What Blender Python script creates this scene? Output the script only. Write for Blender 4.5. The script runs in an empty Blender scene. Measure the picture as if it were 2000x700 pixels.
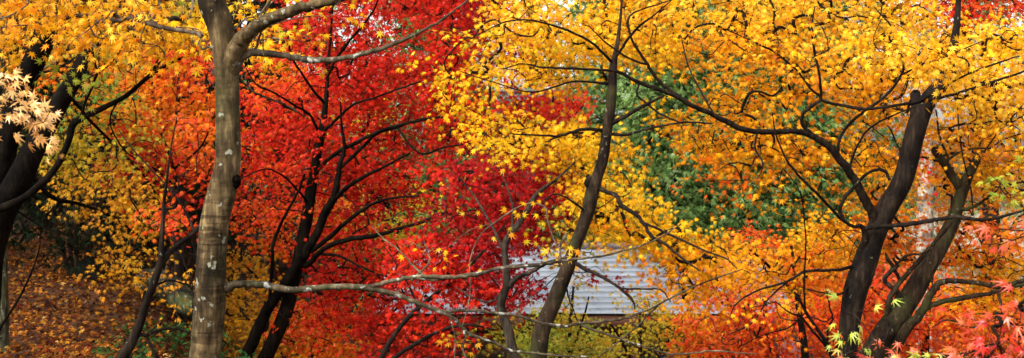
import bpy, math, random
import numpy as np
from mathutils import Vector, noise as mnoise

rng = np.random.default_rng(11)
random.seed(11)
C = bpy.context.scene.collection
sc = bpy.context.scene
K = math.tan(math.radians(20.0)) / 1000.0     # photograph column -> metres sideways, per metre of depth
Z0 = 1.6                                      # eye height


def P(px, py, Y):
    return np.array([(px - 1000.0) * K * Y, Y, Z0 + (350.0 - py) * K * Y])


def sst(a, b, x):
    t = np.clip((x - a) / (b - a), 0, 1)
    return t * t * (3 - 2 * t)


def ground_h(x, y):
    x = np.asarray(x, float); y = np.asarray(y, float)
    zl = np.interp(y, [-10, 0, 8, 18, 30, 60, 140], [-1.7, -1.6, -1.17, -0.55, 1.4, 7.0, 22.0])
    zr = np.interp(y, [-10, 0, 6, 14, 20, 31, 35, 42, 60, 140], [-1.7, -1.6, -2.3, -3.7, -4.9, -5.1, -3.6, -1.0, 0.2, 3.0])
    yy = np.maximum(y, 3.0)
    t = sst(-0.27, -0.10, x / yy)
    h = zl * (1 - t) + zr * t
    h = h + 0.05 * np.sin(x * 1.3 + 0.5 * y) * np.cos(y * 0.9 - x * 0.4) + 0.03 * np.sin(x * 3.1) * np.sin(y * 2.7)
    return h + Z0


# ------------------------------------------------------------------ meshes
def quads_mesh(name, V, Q, mat, smooth=False, col=None):
    V = np.asarray(V, np.float32); Q = np.asarray(Q, np.int32)
    me = bpy.data.meshes.new(name)
    me.vertices.add(len(V)); me.vertices.foreach_set('co', V.ravel())
    me.loops.add(Q.size); me.loops.foreach_set('vertex_index', Q.ravel())
    me.polygons.add(len(Q))
    me.polygons.foreach_set('loop_start', np.arange(0, Q.size, 4, dtype=np.int32))
    me.polygons.foreach_set('loop_total', np.full(len(Q), 4, np.int32))
    if smooth:
        me.polygons.foreach_set('use_smooth', np.ones(len(Q), bool))
    if col is not None:
        at = me.color_attributes.new('tint', 'FLOAT_COLOR', 'POINT')
        c4 = np.ones((len(V), 4), np.float32); c4[:, :3] = col
        at.data.foreach_set('color', c4.ravel())
    me.update(calc_edges=True)
    me.materials.append(mat)
    return me


class MB:
    """collects quads of one part"""
    def __init__(s):
        s.V = []; s.Q = []; s.n = 0

    def add(s, V, Q):
        V = np.asarray(V, float); Q = np.asarray(Q, int)
        s.V.append(V); s.Q.append(Q + s.n); s.n += len(V)

    def box(s, x0, y0, z0, x1, y1, z1):
        V = [(x, y, z) for x in (x0, x1) for y in (y0, y1) for z in (z0, z1)]
        s.add(V, [(0, 1, 3, 2), (4, 6, 7, 5), (0, 4, 5, 1), (2, 3, 7, 6), (0, 2, 6, 4), (1, 5, 7, 3)])

    def hexa(s, lo, hi):
        """lo, hi: four corners each, same turning sense"""
        V = list(lo) + list(hi)
        s.add(V, [(3, 2, 1, 0), (4, 5, 6, 7), (0, 1, 5, 4), (1, 2, 6, 5), (2, 3, 7, 6), (3, 0, 4, 7)])

    def tube(s, pts, rad, sides=8, wob=0.0, seed=0.0):
        pts = np.asarray(pts, float); rad = np.asarray(rad, float); n = len(pts)
        T = np.gradient(pts, axis=0)
        T /= np.linalg.norm(T, axis=1)[:, None] + 1e-9
        a = np.array([1.0, 0.1, 0.0]) if abs(T[0][0]) < 0.8 else np.array([0.0, 1.0, 0.2])
        N = np.zeros_like(pts)
        u = a - T[0] * a.dot(T[0]); N[0] = u / np.linalg.norm(u)
        for i in range(1, n):
            u = N[i - 1] - T[i] * N[i - 1].dot(T[i]); N[i] = u / (np.linalg.norm(u) + 1e-9)
        B = np.cross(T, N)
        th = np.linspace(0, 2 * math.pi, sides, endpoint=False)
        R = np.repeat(rad[:, None], sides, 1)
        if wob:
            L = np.concatenate([[0], np.cumsum(np.linalg.norm(np.diff(pts, axis=0), axis=1))])[:, None] / (rad.mean() + 1e-6)
            R = R * (1 + wob * (np.sin(2 * th[None] + L * 0.35 + seed) * 0.5 + np.sin(3 * th[None] - L * 0.22 + 2 * seed) * 0.5
                                + 0.6 * np.sin(L * 0.8 + th[None] + seed)))
        V = pts[:, None] + R[..., None] * (np.cos(th)[None, :, None] * N[:, None] + np.sin(th)[None, :, None] * B[:, None])
        V = V.reshape(-1, 3)
        i = np.arange(n - 1)[:, None] * sides; j = np.arange(sides)[None]; k = (j + 1) % sides
        Q = np.stack([i + j, i + k, i + sides + k, i + sides + j], -1).reshape(-1, 4)
        s.add(V, Q)

    def mesh(s, name, mat, base, smooth=True):
        V = np.concatenate(s.V) - np.asarray(base); Q = np.concatenate(s.Q)
        return quads_mesh(name, V, Q, mat, smooth)


def link(name, me, parent=None, label=None, kind=None):
    o = bpy.data.objects.new(name, me); C.objects.link(o)
    if parent: o.parent = parent
    if label: o['label'] = label
    if kind: o['kind'] = kind
    return o


def thing(name, label, cat, loc, group=None):
    o = bpy.data.objects.new(name, None); C.objects.link(o)
    o.empty_display_size = 0.2
    o.location = Vector([float(v) for v in loc]); o['label'] = label; o['category'] = cat
    if group: o['group'] = group
    return o


def part(name, mb, mat, root, parent=None, smooth=False, label=None):
    me = mb.mesh(name, mat, tuple(root.location), smooth)
    return link(name, me, parent or root, label)


# ------------------------------------------------------------------ materials
def new_mat(name):
    m = bpy.data.materials.new(name); m.use_nodes = True
    nt = m.node_tree; nt.nodes.clear()
    out = nt.nodes.new('ShaderNodeOutputMaterial')
    return m, nt, out


def N(nt, typ, **kw):
    n = nt.nodes.new(typ)
    for k, v in kw.items():
        if k.startswith('i_'):
            key = k[2:].replace('_', ' ')
            n.inputs[key].default_value = v
        else:
            setattr(n, k, v)
    return n


def ramp(nt, fac, stops):
    r = nt.nodes.new('ShaderNodeValToRGB')
    cr = r.color_ramp
    while len(cr.elements) < len(stops): cr.elements.new(0.5)
    for e, (p, c) in zip(cr.elements, stops):
        e.position = p; e.color = (*c, 1) if len(c) == 3 else c
    nt.links.new(fac, r.inputs[0])
    return r


def leaf_mat(name, trans=0.38, rough=0.42, spec=0.35, sat=1.0):
    m, nt, out = new_mat(name)
    at = N(nt, 'ShaderNodeAttribute', attribute_name='tint')
    tc = N(nt, 'ShaderNodeTexCoord')
    nz = N(nt, 'ShaderNodeTexNoise', i_Scale=70.0, i_Detail=2.0)
    nt.links.new(tc.outputs['Object'], nz.inputs['Vector'])
    rp = ramp(nt, nz.outputs['Fac'], [(0.3, (0.72, 0.66, 0.6)), (0.62, (1.0, 1.0, 1.0))])
    mx = N(nt, 'ShaderNodeMix', data_type='RGBA', blend_type='MULTIPLY')
    mx.inputs[0].default_value = 1.0
    nt.links.new(at.outputs['Color'], mx.inputs[6]); nt.links.new(rp.outputs[0], mx.inputs[7])
    p = N(nt, 'ShaderNodeBsdfPrincipled'); p.inputs['Roughness'].default_value = rough
    p.inputs['Specular IOR Level'].default_value = spec
    t = N(nt, 'ShaderNodeBsdfTranslucent')
    nt.links.new(mx.outputs[2], p.inputs['Base Color']); nt.links.new(mx.outputs[2], t.inputs['Color'])
    ms = N(nt, 'ShaderNodeMixShader'); ms.inputs[0].default_value = trans
    nt.links.new(p.outputs[0], ms.inputs[1]); nt.links.new(t.outputs[0], ms.inputs[2])
    nt.links.new(ms.outputs[0], out.inputs[0])
    return m


def bark_mat(name, dark, mid, light, lichen=0.0, rings=0.0, moss=0.0, lich_col=(0.21, 0.205, 0.15), scale=1.0, rough=0.8, spec=0.08):
    m, nt, out = new_mat(name)
    tc = N(nt, 'ShaderNodeTexCoord')
    mp = N(nt, 'ShaderNodeMapping'); mp.inputs['Scale'].default_value = (26 * scale, 26 * scale, 5 * scale)
    nt.links.new(tc.outputs['Object'], mp.inputs[0])
    n1 = N(nt, 'ShaderNodeTexNoise', i_Scale=1.6, i_Detail=7.0, i_Roughness=0.65)
    nt.links.new(mp.outputs[0], n1.inputs['Vector'])
    col = ramp(nt, n1.outputs['Fac'], [(0.30, dark), (0.52, mid), (0.72, light)]).outputs[0]
    n2 = N(nt, 'ShaderNodeTexNoise', i_Scale=6.5, i_Detail=6.0, i_Roughness=0.65)
    nt.links.new(tc.outputs['Object'], n2.inputs['Vector'])
    r2 = ramp(nt, n2.outputs['Fac'], [(0.38, (0.26, 0.23, 0.20)), (0.60, (1.45, 1.38, 1.2))])
    mx = N(nt, 'ShaderNodeMix', data_type='RGBA', blend_type='MULTIPLY'); mx.inputs[0].default_value = 1
    nt.links.new(col, mx.inputs[6]); nt.links.new(r2.outputs[0], mx.inputs[7]); col = mx.outputs[2]
    h = n1.outputs['Fac']
    if rings:
        mp3 = N(nt, 'ShaderNodeMapping'); mp3.inputs['Scale'].default_value = (9, 9, 62)
        nt.links.new(tc.outputs['Object'], mp3.inputs[0])
        n3 = N(nt, 'ShaderNodeTexNoise', i_Scale=1.0, i_Detail=3.0)
        nt.links.new(mp3.outputs[0], n3.inputs['Vector'])
        r3 = ramp(nt, n3.outputs['Fac'], [(0.42, (0.22, 0.19, 0.16)), (0.52, (1, 1, 1))])
        n4 = N(nt, 'ShaderNodeTexNoise', i_Scale=2.6, i_Detail=2.0)
        nt.links.new(tc.outputs['Object'], n4.inputs['Vector'])
        r4 = ramp(nt, n4.outputs['Fac'], [(0.42, (0, 0, 0)), (0.62, (rings, rings, rings))])
        mx = N(nt, 'ShaderNodeMix', data_type='RGBA', blend_type='MULTIPLY')
        nt.links.new(r4.outputs[0], mx.inputs[0])
        nt.links.new(col, mx.inputs[6]); nt.links.new(r3.outputs[0], mx.inputs[7]); col = mx.outputs[2]
    if moss:
        n5 = N(nt, 'ShaderNodeTexNoise', i_Scale=5.0, i_Detail=5.0)
        nt.links.new(tc.outputs['Object'], n5.inputs['Vector'])
        r5 = ramp(nt, n5.outputs['Fac'], [(0.52, (0, 0, 0)), (0.68, (moss, moss, moss))])
        mx = N(nt, 'ShaderNodeMix', data_type='RGBA')
        nt.links.new(r5.outputs[0], mx.inputs[0]); nt.links.new(col, mx.inputs[6])
        mx.inputs[7].default_value = (0.11, 0.13, 0.035, 1); col = mx.outputs[2]
    if lichen:
        nw = N(nt, 'ShaderNodeTexNoise', i_Scale=45.0, i_Detail=3.0)
        nt.links.new(tc.outputs['Object'], nw.inputs['Vector'])
        mxv = N(nt, 'ShaderNodeMix', data_type='VECTOR'); mxv.inputs[0].default_value = 0.05
        nt.links.new(tc.outputs['Object'], mxv.inputs[4]); nt.links.new(nw.outputs['Color'], mxv.inputs[5])
        vo = N(nt, 'ShaderNodeTexVoronoi', i_Scale=36.0)
        nt.links.new(mxv.outputs[1], vo.inputs['Vector'])
        sep = N(nt, 'ShaderNodeSeparateColor'); nt.links.new(vo.outputs['Color'], sep.inputs[0])
        th = N(nt, 'ShaderNodeMath', operation='MULTIPLY_ADD')   # random radius per spot
        nt.links.new(sep.outputs[0], th.inputs[0]); th.inputs[1].default_value = 1.00 * lichen; th.inputs[2].default_value = -0.52 * lichen
        lt = N(nt, 'ShaderNodeMath', operation='SUBTRACT'); nt.links.new(th.outputs[0], lt.inputs[0]); nt.links.new(vo.outputs['Distance'], lt.inputs[1])
        r6 = ramp(nt, lt.outputs[0], [(0.0, (0, 0, 0)), (0.12, (0.8, 0.8, 0.8))])
        mx = N(nt, 'ShaderNodeMix', data_type='RGBA')
        nt.links.new(r6.outputs[0], mx.inputs[0]); nt.links.new(col, mx.inputs[6])
        mx.inputs[7].default_value = (*lich_col, 1); col = mx.outputs[2]
    p = N(nt, 'ShaderNodeBsdfPrincipled'); p.inputs['Roughness'].default_value = rough
    p.inputs['Specular IOR Level'].default_value = spec
    nt.links.new(col, p.inputs['Base Color'])
    b = N(nt, 'ShaderNodeBump', i_Strength=0.7, i_Distance=0.012)
    nt.links.new(h, b.inputs['Height']); nt.links.new(b.outputs[0], p.inputs['Normal'])
    nt.links.new(p.outputs[0], out.inputs[0])
    return m


def plain_mat(name, c1, c2, scale=6.0, rough=0.7, stretch=(1, 1, 1), bump=0.2, spec=0.3):
    m, nt, out = new_mat(name)
    tc = N(nt, 'ShaderNodeTexCoord')
    mp = N(nt, 'ShaderNodeMapping'); mp.inputs['Scale'].default_value = stretch
    nt.links.new(tc.outputs['Object'], mp.inputs[0])
    n1 = N(nt, 'ShaderNodeTexNoise', i_Scale=scale, i_Detail=6.0, i_Roughness=0.6)
    nt.links.new(mp.outputs[0], n1.inputs['Vector'])
    r = ramp(nt, n1.outputs['Fac'], [(0.32, c1), (0.68, c2)])
    p = N(nt, 'ShaderNodeBsdfPrincipled'); p.inputs['Roughness'].default_value = rough
    p.inputs['Specular IOR Level'].default_value = spec
    nt.links.new(r.outputs[0], p.inputs['Base Color'])
    b = N(nt, 'ShaderNodeBump', i_Strength=bump, i_Distance=0.02)
    nt.links.new(n1.outputs['Fac'], b.inputs['Height']); nt.links.new(b.outputs[0], p.inputs['Normal'])
    nt.links.new(p.outputs[0], out.inputs[0])
    return m


LEAF = leaf_mat('maple_leaf', trans=0.42, rough=0.5, spec=0.09)
LEAF_WET = leaf_mat('maple_leaf_glossy', trans=0.35, rough=0.3, spec=0.5)
NEEDLE = leaf_mat('conifer_needle', trans=0.2, rough=0.7, spec=0.04)
LITTER = leaf_mat('fallen_leaf', trans=0.05, rough=0.7, spec=0.04)
BARK_PALE = bark_mat('bark_pale_maple', (0.012, 0.008, 0.004), (0.068, 0.047, 0.023), (0.19, 0.142, 0.074), lichen=1.0, rings=1.0, moss=0.15)
BARK_LIMB = bark_mat('bark_pale_limb', (0.015, 0.010, 0.007), (0.055, 0.042, 0.028), (0.15, 0.125, 0.09), lichen=1.05, moss=0.15, lich_col=(0.27, 0.27, 0.235))
BARK_BLACK = bark_mat('bark_black', (0.002, 0.0015, 0.001), (0.005, 0.0036, 0.0026), (0.014, 0.010, 0.0065), scale=1.2, spec=0.03)
BARK_DARK = bark_mat('bark_dark_maple', (0.003, 0.002, 0.0015), (0.010, 0.0065, 0.0045), (0.03, 0.02, 0.013), lichen=0.55, lich_col=(0.12, 0.115, 0.09))
BARK_BROWN = bark_mat('bark_brown_maple', (0.006, 0.004, 0.0025), (0.02, 0.0125, 0.0075), (0.055, 0.037, 0.022), lichen=0.7, moss=0.2, lich_col=(0.15, 0.14, 0.10))
BARK_GREY = bark_mat('bark_grey_maple', (0.010, 0.008, 0.006), (0.030, 0.023, 0.018), (0.075, 0.06, 0.05), lichen=0.5, lich_col=(.14, .135, .115))
BARK_CRUST = bark_mat('bark_pale_green_lichen', (0.008, 0.007, 0.004), (0.05, 0.05, 0.03), (0.20, 0.21, 0.13), lichen=0.9, moss=0.5)
BARK_LICHEN = bark_mat('bark_lichen_crusted', (0.005, 0.0045, 0.003), (0.018, 0.018, 0.011), (0.06, 0.06, 0.035), lichen=0.9, moss=0.6)
BARK_CEDAR = bark_mat('bark_cedar', (0.12, 0.10, 0.085), (0.28, 0.25, 0.22), (0.48, 0.44, 0.40), scale=0.5)
BARK_CEDAR_DARK = bark_mat('bark_cedar_dark', (0.012, 0.007, 0.005), (0.035, 0.02, 0.014), (0.07, 0.042, 0.03), scale=0.6)
TWIG = bark_mat('twig_bark', (0.003, 0.002, 0.0015), (0.009, 0.006, 0.004), (0.022, 0.014, 0.009))
TWIG_PALE = bark_mat('twig_bark_pale', (0.03, 0.02, 0.014), (0.09, 0.065, 0.045), (0.2, 0.16, 0.12))

# ------------------------------------------------------------------ leaves
def leaf_shape(lobes, notch, width_pow=1.0, droop=0.22, fold=0.10):
    """lobes: (angle in degrees from the leaf axis, length). One kite per lobe."""
    V = [(0, 0, 0.02)]; Q = []
    ang = [math.radians(a) for a, _ in lobes]
    mids = [ang[0] - (ang[1] - ang[0]) * 0.55]
    for i in range(len(ang) - 1): mids.append(0.5 * (ang[i] + ang[i + 1]))
    mids.append(ang[-1] + (ang[-1] - ang[-2]) * 0.55)
    ni = []
    for i, m in enumerate(mids):
        l = min(lobes[max(0, i - 1)][1], lobes[min(len(lobes) - 1, i)][1]) * notch
        ni.append(len(V)); V.append((l * math.sin(m), l * math.cos(m), fold * l))
    for i, (a, l) in enumerate(lobes):
        ti = len(V); V.append((l * math.sin(ang[i]), l * math.cos(ang[i]), -droop * l * l))
        Q.append((0, ni[i], ti, ni[i + 1]))
    V = np.array(V); Q = np.array(Q)
    return V - np.array([0, 0.15, 0]), Q


PALM7 = leaf_shape([(-118, .42), (-76, .72), (-38, .93), (0, 1.0), (38, .93), (76, .72), (118, .42)], 0.44)
PALM7D = leaf_shape([(-112, .45), (-74, .78), (-37, .96), (0, 1.05), (37, .96), (74, .78), (112, .45)], 0.30, droop=0.3)
PALM5 = leaf_shape([(-95, .62), (-46, .92), (0, 1.0), (46, .92), (95, .62)], 0.42)
FROND = leaf_shape([(-48, .55), (-18, .85), (10, 1.0), (42, .62)], 0.52, droop=0.35)
OVAL = leaf_shape([(-34, .72), (0, 1.0), (34, .72)], 0.66, droop=0.2)

PAL = {
    'yellow': [(4, (.88, .49, .006)), (3, (.88, .42, .005)), (1.5, (.86, .32, .005)), (1, (.88, .60, .03)), (.7, (.46, .42, .015)), (.2, (.12, .035, .01))],
    'gold': [(4, (.88, .39, .005)), (3, (.88, .32, .004)), (1.6, (.84, .22, .004)), (1.2, (.88, .50, .012)), (.4, (.66, .08, .008)), (.3, (.12, .035, .01))],
    'goldtop': [(4, (.88, .45, .006)), (2, (.88, .36, .005)), (2, (.90, .58, .05)), (1, (.84, .26, .004)), (.25, (.12, .035, .01))],
    'olive': [(4, (.42, .30, .014)), (3, (.60, .36, .012)), (2, (.26, .24, .02)), (1, (.62, .26, .01)), (.6, (.14, .2, .02))],
    'olivedark': [(4, (.20, .17, .012)), (3, (.36, .23, .010)), (2, (.10, .12, .012)), (1, (.45, .2, .01))],
    'amber': [(4, (.66, .30, .010)), (3, (.62, .22, .008)), (2, (.50, .28, .012)), (1, (.70, .36, .02))],
    'orange': [(4, (.80, .20, .004)), (3, (.80, .125, .004)), (2, (.84, .29, .006)), (1, (.70, .05, .006)), (.5, (.86, .34, .05))],
    'vermilion': [(4, (.68, .060, .004)), (3, (.62, .026, .004)), (2, (.76, .13, .006)), (.7, (.76, .14, .05)), (.8, (.44, .012, .006))],
    'red': [(5, (.57, .012, .004)), (3, (.66, .024, .004)), (2, (.40, .007, .004)), (1, (.70, .06, .007)), (.35, (.70, .08, .04))],
    'crimson': [(5, (.36, .005, .005)), (3, (.48, .008, .005)), (2.5, (.20, .004, .004)), (.4, (.60, .03, .02))],
    'redorange': [(4, (.70, .045, .005)), (3, (.74, .11, .005)), (2, (.80, .20, .006)), (1, (.56, .015, .006)), (.5, (.8, .2, .07))],
    'pink': [(4, (.70, .10, .032)), (3, (.66, .05, .018)), (2, (.78, .20, .06)), (1, (.60, .025, .012))],
    'pale': [(4, (.84, .46, .13)), (3, (.84, .38, .08)), (2, (.86, .54, .2))],
    'green': [(4, (.30, .34, .025)), (3, (.42, .42, .04)), (2, (.20, .28, .03)), (1, (.52, .28, .05))],
    'brightleaf': [(4, (.42, .50, .04)), (3, (.52, .55, .06)), (2, (.30, .40, .04)), (1, (.6, .42, .1))],
    'brightgreen': [(3, (.10, .24, .03)), (2, (.18, .32, .04)), (1, (.3, .4, .05))],
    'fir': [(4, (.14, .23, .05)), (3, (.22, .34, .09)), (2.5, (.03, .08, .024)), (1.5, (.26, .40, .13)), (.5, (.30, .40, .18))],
    'firshade': [(4, (.006, .010, .004)), (3, (.010, .017, .006)), (1, (.018, .028, .010))],  # near-black needles: deep woodland shade painted into the colour
    'shrub': [(4, (.02, .06, .012)), (3, (.035, .09, .02)), (1, (.06, .13, .03))],
    'litter': [(4, (.36, .115, .012)), (3, (.22, .060, .007)), (4, (.08, .022, .006)), (2, (.46, .19, .018)), (3, (.045, .016, .007)), (1, (.22, .02, .008)), (.5, (.5, .28, .08))],
}



def pick(pal, n):
    w = np.array([a for a, _ in PAL[pal]], float); c = np.array([b for _, b in PAL[pal]])
    i = rng.choice(len(w), n, p=w / w.sum())
    return c[i]


def unit(a):
    return a / (np.linalg.norm(a, axis=-1, keepdims=True) + 1e-9)


def leaves_arrays(pos, nrm, dirn, size, col, shape):
    SV, SQ = shape
    n = unit(nrm)
    t = unit(dirn - n * (dirn * n).sum(1)[:, None])
    b = np.cross(t, n)
    m = len(pos)
    sx = rng.uniform(0.75, 1.1, m)[:, None, None]; sz = rng.uniform(0.2, 1.7, m)[:, None, None]
    V = pos[:, None] + size[:, None, None] * (SV[None, :, 0:1] * sx * b[:, None] + SV[None, :, 1:2] * t[:, None] + SV[None, :, 2:3] * sz * n[:, None])
    Q = SQ[None] + (np.arange(m) * len(SV))[:, None, None]
    cc = np.repeat(col[:, None], len(SV), 1)
    return V.reshape(-1, 3), Q.reshape(-1, 4), cc.reshape(-1, 3)


TOTAL = [0]


def spray_points(boxes, leaf, per, Yr, radius):
    """boxes (x0,y0,x1,y1,density[,palette[,Y0,Y1]]) -> spray centres in space"""
    out = []
    for b in boxes:
        x0, y0, x1, y1, d = b[:5]
        pal = b[5] if len(b) > 5 else None
        Ya, Yb = (b[6], b[7]) if len(b) > 7 else Yr
        Ym = 0.5 * (Ya + Yb)
        lp = 2 * leaf / (K * Ym)
        nl = d * 6.5 * (x1 - x0) * (y1 - y0) / (0.22 * lp * lp)
        ns = max(1, int(round(nl / per)))
        k = tries = 0
        while k < ns and tries < ns * 6:
            tries += 1
            Y = Ya + (Yb - Ya) * rng.uniform()
            qx, qy = rng.uniform(x0, x1), rng.uniform(y0, y1)
            v = P(qx, qy, Y)
            f = mnoise.noise(Vector((v[0] * 1.9 + 3.1, Y * 0.8, v[2] * 5.5))) + 0.5 * mnoise.noise(Vector((v[0] * 5.0, Y * 2.0, v[2] * 12.0)))
            if rng.uniform() > 0.42 + 1.15 * f: continue
            out.append((v, pal)); k += 1
    return out


def foliage_mesh(name, sprays, pal, leaf, per, radius, mat, base, shape=PALM7, up=0.6, cam=0.6, jit=0.5, tint=None, flat=1.0):
    Ps, Ns, Ds, Ss, Cs = [], [], [], [], []
    for c, p in sprays:
        n = max(3, int(rng.poisson(per)))
        jt = jit * 0.75
        nrm = unit(np.array([0, -cam, up]) + rng.normal(0, 0.33, 3))
        a = unit(np.cross(nrm, [0.3, 1, 0.2])); b = np.cross(nrm, a)
        R = radius * rng.uniform(0.65, 1.35)
        th = rng.uniform(0, 2 * math.pi, n); r = np.sqrt(rng.uniform(0, 1, n)) * R
        ax = rng.uniform(1.15, 1.85)
        out = np.cos(th)[:, None] * a * ax + np.sin(th)[:, None] * b / ax
        pos = c + out * r[:, None] + np.array([0, 0, -1.0]) * (0.3 * r * r / R)[:, None] + rng.normal(0, 0.05 * R, (n, 3)) * flat
        Ps.append(pos)
        Ns.append(nrm + rng.normal(0, jt, (n, 3)))
        Ds.append(out * 0.7 + np.array([0, -0.15, -0.65]) + rng.normal(0, 0.35, (n, 3)))
        Ss.append(leaf * rng.uniform(0.6, 1.22, n))
        col = pick(p or pal, n)
        main = pick(p or pal, 1)[0]
        k = rng.uniform(0.15, 0.6)
        col = col * (1 - k) + main * k
        col = col * rng.uniform(0.74, 1.12, (n, 1)) * rng.uniform(0.85, 1.08)
        Cs.append(col)
    pos = np.concatenate(Ps)
    TOTAL[0] += len(pos)
    V, Q, cc = leaves_arrays(pos, np.concatenate(Ns), np.concatenate(Ds), np.concatenate(Ss), np.clip(np.concatenate(Cs), 0, .92), shape)
    return quads_mesh(name, V - np.asarray(base), Q, mat, False, cc)


def crom(pts, sub=5):
    pts = np.asarray(pts, float)
    if len(pts) < 3: sub = max(sub, 4)
    p = np.concatenate([[2 * pts[0] - pts[1]], pts, [2 * pts[-1] - pts[-2]]])
    out = []
    for i in range(1, len(p) - 2):
        for t in np.linspace(0, 1, sub, endpoint=False):
            a, b, c, d = p[i - 1], p[i], p[i + 1], p[i + 2]
            out.append(0.5 * (2 * b + (c - a) * t + (2 * a - 5 * b + 4 * c - d) * t * t + (3 * b - a - 3 * c + d) * t ** 3))
    out.append(p[-2])
    return np.array(out)


def twig_network(nodes, targets, rmin=0.0012, rmax=0.009, power=0.42, jitter=0.12):
    """grows twigs from the limb nodes to every spray, nearest first; returns list of (points, radii)"""
    nn = len(nodes); T = np.array(targets); m = len(T)
    pos = [np.array(v) for v in nodes]; par = [-1] * nn
    done = np.zeros(m, bool)
    A = np.array(nodes)
    best = np.full(m, 1e9); bi = np.zeros(m, int)
    for k in range(0, nn, 200):
        d = np.linalg.norm(T[:, None] - A[None, k:k + 200], axis=2)
        j = d.argmin(1); dm = d[np.arange(m), j]
        w = dm < best; best[w] = dm[w]; bi[w] = j[w] + k
    edges = []
    for _ in range(m):
        i = int(np.where(done, 1e9, best).argmin()); done[i] = True
        s = bi[i]; a = pos[s]; b = T[i]
        L = np.linalg.norm(b - a)
        nseg = 1 if L < 0.12 else (2 if L < 0.45 else 4)
        prev = s
        newn = []
        for q in range(1, nseg + 1):
            t = q / nseg
            p = a + (b - a) * t
            if q < nseg: p = p + rng.normal(0, jitter * L / nseg, 3) + np.array([0, 0, 0.10 * L * math.sin(math.pi * t)])
            pos.append(p); par.append(prev); prev = len(pos) - 1; newn.append(prev)
        for nid in newn:
            d = np.linalg.norm(T - pos[nid], axis=1) * 1.0
            w = (d < best) & ~done; best[w] = d[w]; bi[w] = nid
    cnt = np.zeros(len(pos))
    for i in range(len(pos) - 1, nn - 1, -1):
        cnt[i] += 1
        cnt[par[i]] += cnt[i]
    rad = np.minimum(rmin * np.maximum(cnt, 1) ** power, rmax)
    # chains: follow the thickest child
    kids = {}
    for i in range(nn, len(pos)): kids.setdefault(par[i], []).append(i)
    chains = []
    stack = [(p, k) for p in list(kids) if p < nn for k in kids[p]]
    while stack:
        p, k = stack.pop()
        ch = [p, k]; r = [rad[k], rad[k]]
        while k in kids:
            ks = sorted(kids[k], key=lambda q: -cnt[q])
            for o in ks[1:]: stack.append((k, o))
            k = ks[0]; ch.append(k); r.append(rad[k])
        chains.append((np.array([pos[c] for c in ch]), np.array(r)))
    return chains


def twig_part(root, parent, nodes, sprays, mat, sides=4, name='twigs', extra=0.0, **kw):
    mb = MB()
    cs = [s[0] for s in sprays]
    for pts, r in twig_network(nodes, cs, **kw):
        q = crom(np.column_stack([pts, r]), 3)
        q[-1, 3] *= 0.5
        mb.tube(q[:, :3], np.maximum(q[:, 3], 0.0008), sides)
    if extra:
        for c in cs:
            for _ in range(2):
                d = rng.normal(0, 1, 3); d[2] -= 0.3; d = unit(d) * extra
                mb.tube([c, c + d * 0.5 + rng.normal(0, extra * .08, 3), c + d], [0.0013, 0.001, 0.0006], 3)
    o = part(name, mb, mat, root, parent, True)
    o['kind'] = 'stuff'
    return o


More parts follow.
